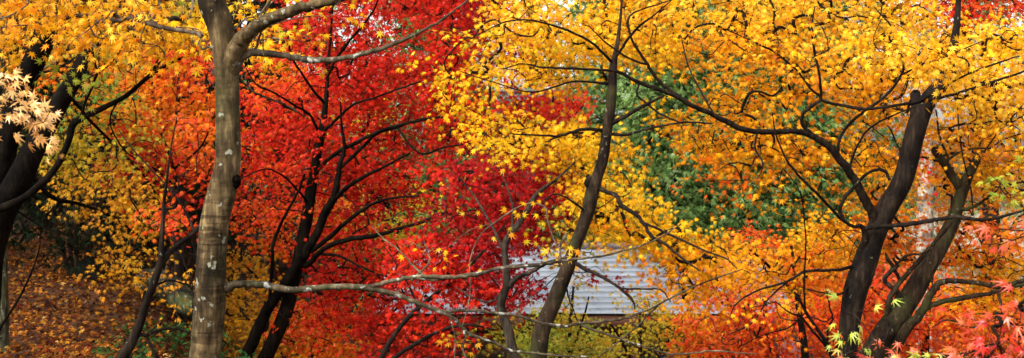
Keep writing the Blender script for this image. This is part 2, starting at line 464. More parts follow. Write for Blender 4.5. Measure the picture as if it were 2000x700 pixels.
def maple(label, trunk, Y, limbs=(), boxes=(), pal='yellow', leaf=0.032, per=22, radius=0.22, Yr=None, bark=None, lbark=None,
          twig=None, shape=PALM7, up=0.6, cam=0.6, jit=0.5, mat=None, lean=0.0, name='maple_tree', group='autumn maples', wob=0.06,
          cat='tree', twmax=0.010, twmin=0.0015, extra=0.0, ground=True, flat=1.0, forks=()):
    radius = max(radius * 0.6, 0.05); per = max(4, int(per * 0.65))
    bark = bark or BARK_DARK; lbark = lbark or bark
    trunk = [np.array([p[0], p[1], p[2], Y], float) for p in trunk]
    tp = np.array([np.append(P(p[0], p[1], p[3]), p[2] * 0.5 * K * p[3]) for p in trunk])
    # carry the foot down to the ground, with a root flare
    if ground:
        foot = tp[0].copy(); g = float(ground_h(foot[0], foot[1]))
        if foot[2] > g + 0.05:
            d = foot[2] - g
            dirx = (tp[0] - tp[1])[:3]; dirx = dirx / (abs(dirx[2]) + 1e-6)
            q = []
            for t in (1.0, 0.86, 0.5):
                f = foot.copy(); f[0] += dirx[0] * d * t * (1 - 0.5 * t); f[2] = g + d * (1 - t)
                f[3] *= (1 + 0.22 * t) * (1.45 if t == 1.0 else 1)
                q.append(f)
            q[0][2] = float(ground_h(q[0][0], q[0][1])) - 0.06
            tp = np.vstack([q, tp])
    base = tp[0, :3].copy()
    root = thing(name, label, cat, base, group)
    sm = crom(tp, 6)
    mb = MB(); mb.tube(sm[:, :3], np.maximum(sm[:, 3], 0.001), 14, wob, seed=Y)
    tr = part('trunk', mb, bark, root, smooth=True)
    nodes = [(v[:3], v[3]) for v in sm]
    lim_nodes = [v[:3] for i, v in enumerate(sm) if i > len(sm) * 0.45]
    for lb in limbs:
        pts, dy = lb[0], lb[1]
        bm_ = lb[2] if len(lb) > 2 else lbark
        # start on the nearest wood already built
        s0 = pts[0]
        best = None
        for v, r in nodes:
            qx = v[0] / (K * v[1]) + 1000; qy = 350 - (v[2] - Z0) / (K * v[1])
            d = math.hypot(qx - s0[0], qy - s0[1])
            if best is None or d < best[0]: best = (d, v, r)
        Ys = best[1][1]; n = len(pts)
        L = np.concatenate([[0], np.cumsum([math.hypot(pts[i + 1][0] - pts[i][0], pts[i + 1][1] - pts[i][1]) for i in range(n - 1)])])
        L = L / (L[-1] + 1e-6)
        lp = [np.append(P(p[0], p[1], Ys + dy * l), p[2] * 0.5 * K * (Ys + dy * l)) for p, l in zip(pts, L)]
        if best[0] > 3:
            v = np.append(best[1], min(best[2] * 0.9, lp[0][3] * 1.15)); lp = [v] + lp
        lp = np.array(lp)
        sl = crom(lp, 5)
        w = 0.0025 + 0.15 * sl[:, 3]
        sl[1:-1, :3] += rng.normal(0, 1, (len(sl) - 2, 3)) * (w * 0.35)[1:-1, None]
        mb = MB(); mb.tube(sl[:, :3], np.maximum(sl[:, 3], 0.0012), 9, wob, seed=s0[0])
        part('branch', mb, bm_, root, smooth=True)
        nodes += [(v[:3], v[3]) for v in sl]
        lim_nodes += [v[:3] for v in sl[2:]]
    if boxes:
        Yr = Yr or (Y - 0.9, Y + 0.9)
        sp = spray_points(boxes, leaf, per, Yr, radius)
        me = foliage_mesh('crown', sp, pal, leaf, per, radius, mat or LEAF, base, shape, up, cam, jit, flat=flat)
        cr = link('crown', me, root)
        twig_part(root, None, lim_nodes, sp, twig or TWIG, rmax=twmax, rmin=twmin, extra=extra)
    return root


# ------------------------------------------------------------------ the setting: ground
def build_ground():
    xs = np.concatenate([np.linspace(-160, -16, 30, endpoint=False), np.linspace(-16, 16, 130, endpoint=False), np.linspace(16, 160, 31)])
    ys = np.concatenate([np.linspace(-25, -2, 8, endpoint=False), np.linspace(-2, 45, 190, endpoint=False), np.linspace(45, 240, 30)])
    X, Yg = np.meshgrid(xs, ys)
    Zg = ground_h(X, Yg)
    V = np.stack([X, Yg, Zg], -1).reshape(-1, 3)
    nx = len(xs); i = np.arange(len(ys) - 1)[:, None] * nx; j = np.arange(nx - 1)[None]
    Q = np.stack([i + j, i + j + 1, i + nx + j + 1, i + nx + j], -1).reshape(-1, 4)
    m, nt, out = new_mat('forest_floor')
    tc = N(nt, 'ShaderNodeTexCoord')
    n1 = N(nt, 'ShaderNodeTexNoise', i_Scale=22.0, i_Detail=6.0, i_Roughness=0.7)
    nt.links.new(tc.outputs['Object'], n1.inputs['Vector'])
    r1 = ramp(nt, n1.outputs['Fac'], [(0.34, (0.018, 0.010, 0.006)), (0.5, (0.06, 0.026, 0.012)), (0.64, (0.13, 0.05, 0.018))])
    n2 = N(nt, 'ShaderNodeTexNoise', i_Scale=3.0, i_Detail=5.0)
    nt.links.new(tc.outputs['Object'], n2.inputs['Vector'])
    r2 = ramp(nt, n2.outputs['Fac'], [(0.35, (0.22, 0.19, 0.12)), (0.65, (0.42, 0.37, 0.26))])
    sep = N(nt, 'ShaderNodeSeparateXYZ'); nt.links.new(tc.outputs['Object'], sep.inputs[0])
    mr = N(nt, 'ShaderNodeMapRange'); mr.inputs[1].default_value = 33; mr.inputs[2].default_value = 37
    nt.links.new(sep.outputs[1], mr.inputs[0])
    mr2 = N(nt, 'ShaderNodeMapRange'); mr2.inputs[1].default_value = 0.0; mr2.inputs[2].default_value = 3.0
    nt.links.new(sep.outputs[0], mr2.inputs[0])
    mr3 = N(nt, 'ShaderNodeMapRange'); mr3.inputs[1].default_value = 44; mr3.inputs[2].default_value = 40; nt.links.new(sep.outputs[1], mr3.inputs[0])
    ml0 = N(nt, 'ShaderNodeMath', operation='MULTIPLY'); nt.links.new(mr3.outputs[0], ml0.inputs[0]); nt.links.new(mr.outputs[0], ml0.inputs[1])
    mr = ml0
    mul = N(nt, 'ShaderNodeMath', operation='MULTIPLY'); nt.links.new(mr.outputs[0], mul.inputs[0]); nt.links.new(mr2.outputs[0], mul.inputs[1])
    mx = N(nt, 'ShaderNodeMix', data_type='RGBA'); nt.links.new(mul.outputs[0], mx.inputs[0])
    nt.links.new(r1.outputs[0], mx.inputs[6]); nt.links.new(r2.outputs[0], mx.inputs[7])
    p = N(nt, 'ShaderNodeBsdfPrincipled'); p.inputs['Roughness'].default_value = 0.9; p.inputs['Specular IOR Level'].default_value = 0.1
    nt.links.new(mx.outputs[2], p.inputs['Base Color'])
    b = N(nt, 'ShaderNodeBump', i_Strength=0.8, i_Distance=0.03); nt.links.new(n1.outputs['Fac'], b.inputs['Height'])
    nt.links.new(b.outputs[0], p.inputs['Normal']); nt.links.new(p.outputs[0], out.inputs[0])
    link('ground', quads_mesh('ground', V, Q, m, True), kind='structure')


build_ground()


def litter():
    n1, n2 = 34000, 7000
    Y = np.concatenate([rng.uniform(6.5, 20, n1) ** 1.0, rng.uniform(1, 24, n2)])
    px = np.concatenate([rng.uniform(-250, 520, n1), rng.uniform(400, 2300, n2)])
    x = (px - 1000) * K * Y
    z = ground_h(x, Y) + rng.uniform(0.004, 0.035, len(Y))
    pos = np.stack([x, Y, z], 1)
    nrm = np.array([0, -0.25, 1.0]) + rng.normal(0, 0.42, (len(Y), 3))
    d = rng.normal(0, 1, (len(Y), 3)); d[:, 2] *= 0.2
    patch = np.array([mnoise.noise(Vector((a * 0.9, b * 0.5, 0.3))) for a, b in zip(x, Y)])
    col = pick('litter', len(Y)) * np.clip(0.72 + 0.9 * patch, 0.22, 1.4)[:, None] * rng.uniform(0.5, 1.25, (len(Y), 1))
    V, Q, cc = leaves_arrays(pos, nrm, d, rng.uniform(0.022, 0.045, len(Y)), np.clip(col, 0, .8), PALM5)
    o = link('leaf_litter', quads_mesh('leaf_litter', V, Q, LITTER, False, cc), kind='stuff')
    o['label'] = 'carpet of brown and orange fallen leaves on the slope'; o['category'] = 'fallen leaves'


litter()

# ------------------------------------------------------------------ the maples (columns and rows of the photograph, depth in metres)
# pale maple in the foreground
maple('pale barked maple with white lichen spots, thickest trunk in the foreground',
      [(372, 900, 70), (400, 700, 61), (405, 640, 63), (411, 562, 62), (415, 500, 57), (421, 430, 55), (433, 375, 54), (445, 320, 50), (446, 240, 48),
       (442, 140, 49), (437, 90, 50), (428, 45, 52), (412, 0, 54), (396, -60, 50), (370, -200, 42), (345, -380, 26)], 5.0,
      limbs=[
          ([(446, 150, 36), (456, 112, 38), (470, 82, 35), (488, 62, 29), (512, 46, 25), (550, 28, 23), (600, 13, 21), (660, -3, 18), (760, -40, 14), (900, -100, 9)], -0.4, BARK_PALE),
          ([(452, 165, 18), (461, 134, 19), (472, 114, 16), (494, 103, 15), (520, 105, 13), (560, 110, 13), (600, 116, 13), (650, 117, 11), (700, 108, 10), (745, 95, 9), (785, 80, 8), (825, 60, 6), (858, 42, 5), (885, 22, 4), (930, -12, 3)], -0.3),
          ([(496, 103, 6), (504, 82, 5), (510, 60, 4), (514, 34, 3.5), (524, 14, 3), (540, -4, 2.5)], 0.0),
          ([(418, 570, 30), (437, 563, 24), (452, 558, 18), (480, 555, 15), (520, 557, 14), (575, 567, 13), (640, 561, 12), (700, 561, 12), (733, 566, 11), (775, 575, 10), (805, 588, 9), (838, 601, 9), (880, 618, 8), (897, 634, 7), (912, 650, 7), (940, 661, 6), (970, 672, 6), (1000, 686, 5), (1040, 690, 5), (1085, 694, 4), (1150, 698, 3)], 0.2),
          ([(705, 562, 10), (735, 557, 9), (765, 549, 9), (805, 542, 8), (840, 540, 8), (880, 542, 8), (930, 537, 7), (975, 525, 7), (1040, 520, 6), (1080, 513, 6), (1130, 506, 5), (1180, 499, 4), (1240, 484, 4), (1290, 464, 3), (1330, 438, 2)], 0.1),
          ([(812, 542, 7), (850, 547, 6), (900, 538, 5), (950, 530, 5), (1000, 519, 4), (1060, 516, 3), (1092, 520, 2)], 0.1),
          ([(838, 602, 7), (870, 609, 6), (906, 606, 6), (940, 609, 6), (970, 612, 6), (1010, 617, 6), (1060, 632, 6), (1100, 637, 6), (1130, 633, 6), (1170, 629, 5), (1210, 624, 5), (1250, 612, 4), (1300, 588, 4), (1350, 562, 3), (1400, 543, 3), (1450, 526, 2)], 0.2),
          ([(1130, 633, 5), (1155, 643, 5), (1200, 659, 4), (1250, 675, 4), (1310, 692, 4), (1350, 690, 3), (1400, 686, 3), (1480, 692, 2)], 0.0),
          ([(905, 645, 4), (909, 660, 4), (904, 680, 4), (910, 700, 3), (914, 720, 3)], -0.1),
          ([(880, 620, 4), (884, 640, 3), (890, 660, 3), (887, 690, 3), (890, 720, 2)], -0.1),
          ([(805, 548, 5), (820, 533, 4), (836, 515, 3), (838, 500, 2.5), (828, 470, 2)], 0.1),
          ([(828, 540, 5), (808, 520, 4), (780, 490, 3), (745, 462, 3), (725, 440, 2)], 0.1),
          ([(1290, 592, 4), (1262, 620, 3), (1225, 655, 3), (1180, 690, 2.5), (1150, 715, 2)], 0.1),
          ([(450, 366, 20), (457, 356, 24), (462, 350, 19), (464, 347, 6)], -.03, BARK_BLACK),
          ([(436, 78, 5), (480, 38, 3), (495, 33, 3), (513, 25, 2)], 0.0),
          ([(420, 96, 7), (408, 92, 5), (396, 96, 4), (388, 84, 3), (394, 72, 2)], 0.2),
          ([(462, 148, 5), (478, 165, 4), (500, 182, 4), (530, 195, 4), (560, 207, 4), (588, 224, 3), (600, 232, 2)], 0.3),
      ],
      boxes=[(-120, -90, 120, 55, 1.0, 'gold'), (-80, 50, 120, 75, .5, 'goldtop'), (120, -90, 330, 60, 1.0, 'goldtop'), (120, 60, 330, 115, .65, 'gold'),
             (330, -90, 420, 100, .7, 'yellow'), (455, -60, 560, 45, .6, 'yellow'), (470, 45, 545, 110, .4, 'yellow'), (560, -40, 700, 35, .3, 'yellow'), (545, 50, 610, 90, .35, 'yellow'),
             (330, -60, 420, 20, .35, 'green'), (960, 430, 1110, 500, .05, 'goldtop'), (790, 440, 960, 510, .03, 'goldtop'), (1000, 390, 1110, 450, .06, 'yellow'),
             (880, 640, 960, 680, .04, 'amber')],
      pal='goldtop', leaf=0.028, per=14, radius=0.16, Yr=(5.2, 6.5), bark=BARK_PALE, lbark=BARK_LIMB, twig=TWIG_PALE, shape=PALM7, up=0.5, cam=0.75, jit=0.45, extra=0.06, wob=0.05)

# far left dark trunks
maple('black upright trunk at the left edge with pale green lichen on its foot',
      [(0, 560, 32), (0, 480, 27), (-4, 400, 32), (-4, 250, 36), (2, 110, 32), (5, -40, 28), (10, -180, 20)], 9.2,
      limbs=[([(20, 170, 8), (60, 150, 6), (110, 120, 4), (150, 90, 3)], -0.5)],
      boxes=[(-150, 50, 40, 150, .5, 'amber'), (-120, 240, 30, 330, .3, 'olivedark')], pal='amber', leaf=0.032, Yr=(8.7, 10), bark=BARK_CRUST)
maple('black trunk leaning right out of the left edge, in front of the upright one',
      [(-42, 640, 58), (-16, 420, 46), (5, 330, 42), (25, 230, 42), (45, 165, 44), (75, 105, 46), (90, 60, 44), (112, -20, 38), (150, -160, 26)], 8.4,
      limbs=[([(60, 175, 7), (78, 145, 6), (110, 135, 5), (140, 118, 4), (160, 100, 3)], -0.3)],
      boxes=[(20, 40, 200, 130, .3, 'amber'), (100, 60, 250, 150, .5, 'amber'), (120, 150, 260, 240, .28, 'brightgreen'), (80, 210, 210, 300, .25, 'olivedark')],
      pal='olive', leaf=0.030, Yr=(8.4, 9.8), bark=BARK_BLACK)
maple('black rough barked trunk leaning furthest right of the dark trunks on the left',
      [(-40, 680, 72), (-25, 520, 60), (0, 420, 56), (30, 365, 52), (57, 312, 45), (82, 262, 42), (112, 208, 39), (148, 150, 32), (166, 110, 27), (195, 50, 24), (230, -60, 16)], 8.0,
      limbs=[([(50, 330, 12), (100, 385, 9), (160, 400, 7), (220, 425, 6), (280, 470, 4), (330, 520, 3)], 0.6),
             ([(130, 180, 7), (180, 240, 6), (240, 300, 5), (300, 370, 4), (320, 440, 3)], 0.8)],
      boxes=[(100, 260, 220, 340, .6, 'olive'), (110, 330, 290, 395, .65, 'amber'), (200, 395, 320, 440, .7, 'amber'), (260, 440, 325, 472, .5, 'amber'),
             (185, 520, 225, 570, .25, 'amber'), (205, 488, 290, 530, .7, 'amber'), (270, 520, 315, 570, .45, 'amber'), (310, 560, 345, 610, .18, 'amber'),
             (160, 100, 280, 260, .4, 'amber'), (200, 240, 330, 330, .4, 'olive')],
      pal='olive', leaf=0.029, per=20, radius=0.22, Yr=(8.1, 9.8), bark=BARK_BLACK, up=0.55, cam=0.5)

# slender dark bough crossing the left
maple('slender black crooked maple bending in from the left edge towards the pale trunk',
      [(-230, 760, 34), (-170, 600, 30), (-110, 480, 24), (-60, 430, 20), (0, 408, 17), (45, 388, 15), (85, 355, 14), (115, 318, 13), (134, 275, 13), (142, 245, 14), (162, 230, 12), (200, 212, 11), (245, 188, 9), (290, 150, 8), (320, 131, 6), (360, 112, 5), (405, 93, 3)], 6.2,
      limbs=[([(156, 232, 7), (165, 205, 5), (178, 175, 5), (190, 143, 5), (186, 125, 4), (176, 80, 3.5), (165, 45, 3)], -0.2),
             ([(190, 143, 4), (215, 125, 3.5), (233, 100, 3), (245, 75, 2)], -0.2),
             ([(290, 150, 5), (302, 130, 4), (315, 100, 3), (320, 70, 2.5)], -0.1),
             ([(300, 140, 5), (330, 98, 4), (365, 78, 3), (400, 62, 2)], 0.1),
             ([(230, 195, 4), (215, 240, 3), (240, 290, 3), (265, 310, 2)], 0.3),
             ([(15, 402, 4), (45, 420, 3.5), (85, 445, 3), (100, 448, 2)], 0.1)],
      boxes=[(140, 40, 330, 110, .22, 'olive'), (100, 110, 300, 170, .14, 'green'), (330, 70, 420, 130, .1, 'orange')], pal='olive', leaf=0.03, Yr=(6.0, 7.0), bark=BARK_BLACK, per=12, radius=.15)

# thin dark tree bottom left
maple('thin crooked dark maple standing on the leaf covered slope left of the pale trunk',
      [(190, 780, 28), (225, 720, 23), (245, 690, 21), (262, 660, 19), (275, 625, 17), (290, 580, 16), (305, 540, 15), (314, 510, 13), (316, 470, 10), (320, 400, 7), (326, 350, 5), (334, 290, 3), (345, 230, 2)], 7.2,
      limbs=[([(312, 518, 13), (335, 490, 11), (360, 470, 10), (384, 450, 8), (405, 420, 6), (430, 370, 4)], 0.3),
             ([(282, 655, 8), (310, 645, 6), (345, 642, 5), (372, 652, 3)], 0.1),
             ([(378, 448, 5), (360, 410, 4), (335, 375, 3.5), (300, 336, 3), (262, 295, 2.5), (232, 255, 2)], 0.2),
             ([(300, 560, 5), (330, 548, 4), (360, 555, 3), (380, 560, 2)], 0.1),
             ([(322, 400, 4), (345, 375, 3), (352, 345, 2.5), (380, 330, 2)], 0.1)],
      boxes=[(345, 590, 375, 640, .2, 'amber'), (290, 430, 390, 455, .3, 'vermilion'), (270, 405, 380, 440, .4, 'vermilion'), (350, 500, 390, 550, .2, 'amber')],
      pal='vermilion', leaf=0.026, per=14, radius=.15, Yr=(7.2, 8.4), bark=BARK_DARK)
maple('bare leafless sapling stem leaning right at the lower left corner',
      [(-20, 690, 7), (0, 642, 6), (40, 578, 5), (69, 512, 4), (80, 470, 2)], 6.8, limbs=[([(48, 560, 3), (30, 535, 2), (22, 510, 1.5)], .1), ([(60, 530, 3), (85, 515, 2), (98, 490, 1.5)], .1)],
      bark=BARK_BLACK, name='sapling', group=None, cat='sapling')

# orange and red maples left of the pale trunk
maple('orange maple behind the pale trunk, between it and the black trunks',
      [(352, 640, 22), (348, 500, 18), (340, 380, 14), (345, 250, 10), (350, 130, 5)], 11.6,
      limbs=[([(345, 330, 8), (300, 260, 6), (250, 200, 4), (220, 160, 3)], -.5), ([(342, 300, 8), (390, 230, 6), (410, 170, 3)], -.5), ([(345, 400, 7), (300, 350, 5), (260, 300, 3)], -.6)],
      boxes=[(200, 80, 340, 180, .85, 'orange'), (30, 90, 120, 180, .6, 'orange'), (250, 180, 430, 260, 1.0, 'orange'), (310, 70, 410, 140, .6, 'vermilion'), (330, 110, 420, 200, .9, 'redorange'), (320, 250, 420, 330, .55, 'orange'), (160, 170, 260, 240, .4, 'orange'),
             (395, 300, 430, 400, .4, 'vermilion')],
      pal='orange', leaf=0.036, Yr=(10.6, 12.4), bark=BARK_DARK)
maple('small scarlet maple with drooping sprays just left of the pale trunk',
      [(392, 720, 14), (396, 600, 13), (380, 470, 11), (350, 380, 9), (330, 300, 6), (300, 230, 3)], 9.6,
      limbs=[([(350, 370, 6), (290, 320, 4), (230, 280, 3)], -.4), ([(340, 330, 6), (390, 290, 4), (410, 250, 3)], -.4)],
      boxes=[(200, 215, 300, 280, .6, 'vermilion'), (215, 280, 330, 350, .85, 'red'), (270, 225, 415, 290, .6, 'redorange'), (300, 290, 420, 345, .75, 'vermilion'), (310, 350, 420, 365, .2, 'red'), (335, 395, 395, 435, .35, 'red')],
      pal='vermilion', leaf=0.034, Yr=(8.9, 10.2), bark=BARK_DARK)

# the big red maple
maple('large scarlet maple with two slim black trunks right of the pale trunk',
      [(505, 740, 34), (518, 700, 30), (553, 622, 28), (574, 544, 27), (592, 466, 25), (605, 388, 22), (613, 336, 19), (625, 275, 17), (634, 220, 12), (638, 182, 9), (640, 140, 7), (645, 80, 5), (650, 10, 4)], 10.0,
      limbs=[([(470, 725, 26), (485, 690, 25), (511, 627, 23), (538, 582, 21), (572, 535, 20), (600, 490, 19), (618, 458, 18), (636, 415, 17), (652, 385, 15), (660, 350, 12), (664, 320, 10), (673, 290, 8), (668, 250, 5), (665, 200, 3)], -.3),
             ([(652, 390, 9), (690, 358, 8), (742, 330, 6), (800, 300, 4)], -.5),
             ([(600, 518, 12), (631, 487, 10), (678, 469, 10), (730, 461, 9), (787, 445, 7), (834, 430, 6), (865, 419, 5), (948, 424, 3)], -.9),
             ([(612, 488, 10), (652, 456, 9), (688, 424, 8), (724, 401, 7), (761, 388, 5), (818, 383, 3)], -.7),
             ([(631, 497, 6), (662, 500, 5), (698, 518, 4), (740, 536, 4), (771, 544, 3)], -.5),
             ([(628, 262, 7), (662, 229, 6), (693, 203, 5), (730, 192, 4), (771, 177, 4), (820, 160, 3)], -.7),
             ([(623, 258, 6), (605, 224, 5), (579, 208, 5), (553, 192, 4), (527, 177, 4), (501, 166, 3), (480, 133, 2)], -.6),
             ([(622, 330, 9), (652, 302, 8), (688, 283, 8), (724, 265, 7), (761, 250, 6), (813, 237, 5), (865, 229, 3)], -.9),
             ([(520, 640, 8), (529, 549, 7), (532, 508, 7), (535, 471, 7), (558, 419, 6), (584, 372, 5), (595, 340, 4)], -.2),
             ([(664, 330, 7), (711, 285, 7), (735, 262, 6), (773, 249, 6), (807, 237, 5), (860, 228, 3)], -.3),
             ([(640, 150, 6), (660, 110, 5), (700, 60, 5), (730, 20, 4), (745, -20, 3)], -.5),
             ([(636, 205, 6), (600, 160, 5), (570, 110, 4), (560, 60, 3)], -.5),
             ([(775, 250, 4), (820, 300, 4), (868, 288, 3), (920, 280, 2)], -.4),
             ([(605, 400, 5), (560, 350, 4), (520, 330, 3), (480, 345, 2)], -.6)],
      boxes=[(470, 110, 600, 220, .42, 'vermilion'), (560, 30, 660, 110, .7, 'red'), (640, -70, 900, 60, 1.25, 'red'), (880, -70, 960, 70, 1.1, 'crimson'), (560, -70, 660, 30, .7, 'red'), (600, 100, 700, 200, 1.1, 'red'), (690, 50, 880, 200, 1.15, 'red'), (960, -60, 1000, 40, .6, 'crimson'),
             (700, 170, 900, 280, 1.0, 'red'), (480, 180, 600, 260, .8, 'red'), (470, 230, 560, 330, .9, 'red'), (560, 220, 720, 330, .8, 'red'), (690, 280, 820, 380, .95, 'red'),
             (560, 320, 700, 400, .62, 'red'), (470, 330, 600, 420, .55, 'vermilion'), (690, 370, 830, 430, .5, 'crimson'), (600, 430, 760, 500, .72, 'red'), (500, 450, 600, 500, .25, 'vermilion'),
             (600, 500, 780, 560, .85, 'red'), (620, 575, 800, 650, 1.0, 'red'), (690, 640, 860, 720, .7, 'red'), (800, 615, 930, 670, .35, 'red'), (540, 600, 640, 690, .35, 'vermilion'), (440, 380, 520, 470, .4, 'vermilion'), (870, 60, 960, 260, .7, 'red'), (880, 240, 960, 310, .5, 'crimson')],
      pal='red', leaf=0.032, per=24, radius=0.28, Yr=(9.9, 11.7), bark=BARK_BLACK, lbark=BARK_BLACK, up=0.6, cam=0.55, jit=.5, twmax=.008)

# orange maples behind the red one, low down
maple('orange yellow maple low behind the scarlet maple trunks',
      [(600, 900, 26), (610, 700, 22), (620, 600, 16), (640, 500, 10), (650, 420, 5)], 14.0,
      limbs=[([(615, 640, 10), (540, 580, 7), (480, 520, 4)], -.8), ([(620, 600, 9), (690, 520, 6), (730, 450, 4)], -.8), ([(612, 690, 9), (550, 660, 6), (480, 640, 4)], -.8)],
      boxes=[(440, 560, 560, 720, .75, 'amber'), (460, 420, 560, 500, .35, 'orange'), (440, 490, 530, 570, .5, 'amber'), (550, 590, 700, 720, .95, 'orange'), (600, 380, 720, 450, .7, 'orange'), (640, 400, 800, 520, .4, 'olive'), (700, 360, 860, 420, .35, 'yellow'), (740, 420, 820, 470, .5, 'olive'), (450, 250, 520, 350, .5, 'orange'), (470, 40, 620, 220, .45, 'orange'), (640, 160, 760, 280, .25, 'yellow')],
      pal='orange', leaf=0.042, per=22, radius=.32, Yr=(12.6, 15.0), bark=BARK_DARK)

# low bushy stems at the bottom middle
maple('dark forked stems leaning right at the bottom middle, left of the curved grey trunk',
      [(738, 730, 12), (745, 700, 11), (763, 666, 10), (787, 632, 9), (813, 606, 9), (844, 580, 8), (888, 545, 7), (938, 498, 6), (985, 440, 3)], 8.4,
      limbs=[([(752, 712, 9), (790, 685, 8), (818, 669, 8), (844, 653, 7), (880, 640, 6), (922, 635, 5), (970, 645, 3)], -.2),
             ([(816, 604, 5), (800, 560, 4), (770, 510, 3), (748, 480, 2)], .1)],
      boxes=[(770, 470, 890, 550, 1.6, 'red'), (800, 545, 900, 590, .6, 'red'), (860, 475, 985, 545, 1.6, 'crimson'), (880, 545, 980, 590, .8, 'red'), (780, 600, 900, 640, .5, 'red'), (880, 610, 950, 635, .3, 'red'), (920, 640, 985, 700, .35, 'olivedark'), (860, 660, 900, 700, .2, 'red')],
      pal='red', leaf=0.030, per=16, radius=.18, Yr=(8.2, 9.2), bark=BARK_DARK)

# curved grey trunk
maple('slim grey trunk with a curved elbow and crimson leaves, left of the straight brown trunk',
      [(1012, 730, 24), (1005, 697, 22), (997, 666, 20), (988, 628, 19), (978, 598, 18), (984, 573, 16), (990, 556, 15), (988, 522, 13), (986, 487, 12), (992, 464, 14), (1011, 440, 12), (1027, 417, 11), (1042, 388, 10), (1063, 367, 8), (1085, 352, 5), (1120, 320, 3)], 8.0,
      limbs=[([(992, 562, 11), (1010, 543, 10), (1040, 530, 9), (1065, 515, 8), (1088, 508, 5), (1120, 500, 3)], -.2),
             ([(988, 500, 7), (960, 440, 5), (930, 390, 4), (900, 350, 3)], .4),
             ([(1000, 452, 6), (1000, 400, 5), (985, 350, 3), (960, 310, 2)], .4),
             ([(990, 560, 5), (960, 590, 4), (920, 580, 3), (890, 560, 2)], .2)],
      boxes=[(880, 310, 1110, 400, 1.2, 'crimson'), (860, 390, 1060, 480, 1.2, 'crimson'), (820, 430, 900, 500, .6, 'crimson'), (900, 470, 990, 530, .6, 'crimson'), (1040, 380, 1110, 440, .6, 'crimson'), (990, 540, 1055, 600, 1.2, 'crimson'), (930, 530, 990, 595, .9, 'crimson'),
             (1100, 530, 1160, 560, .25, 'crimson'), (1170, 530, 1195, 560, .3, 'crimson'), (880, 300, 960, 330, .3, 'crimson'), (820, 320, 880, 370, .25, 'red')],
      pal='crimson', leaf=0.030, per=20, radius=.2, Yr=(8.4, 9.8), bark=BARK_GREY, twmax=.006)

# bright red maple behind the yellow ones
maple('bright red maple seen through the yellow leaves, left of the slim brown trunk top',
      [(1052, 700, 14), (1092, 565, 13), (1121, 487, 11), (1102, 380, 9), (1082, 280, 7), (1080, 180, 4)], 12.5,
      limbs=[([(1070, 300, 6), (1110, 240, 4), (1140, 205, 2)], -.3), ([(1070, 330, 6), (1030, 260, 4), (1000, 180, 2)], -.3)],
      boxes=[(1045, 180, 1140, 240, 1.5, 'red'), (980, 60, 1040, 200, .8, 'red'), (1000, 20, 1040, 80, .6, 'red'), (1060, 265, 1120, 310, .6, 'red'), (960, 190, 1060, 330, 1.1, 'red')],
      pal='red', leaf=0.034, Yr=(11.6, 13.0))

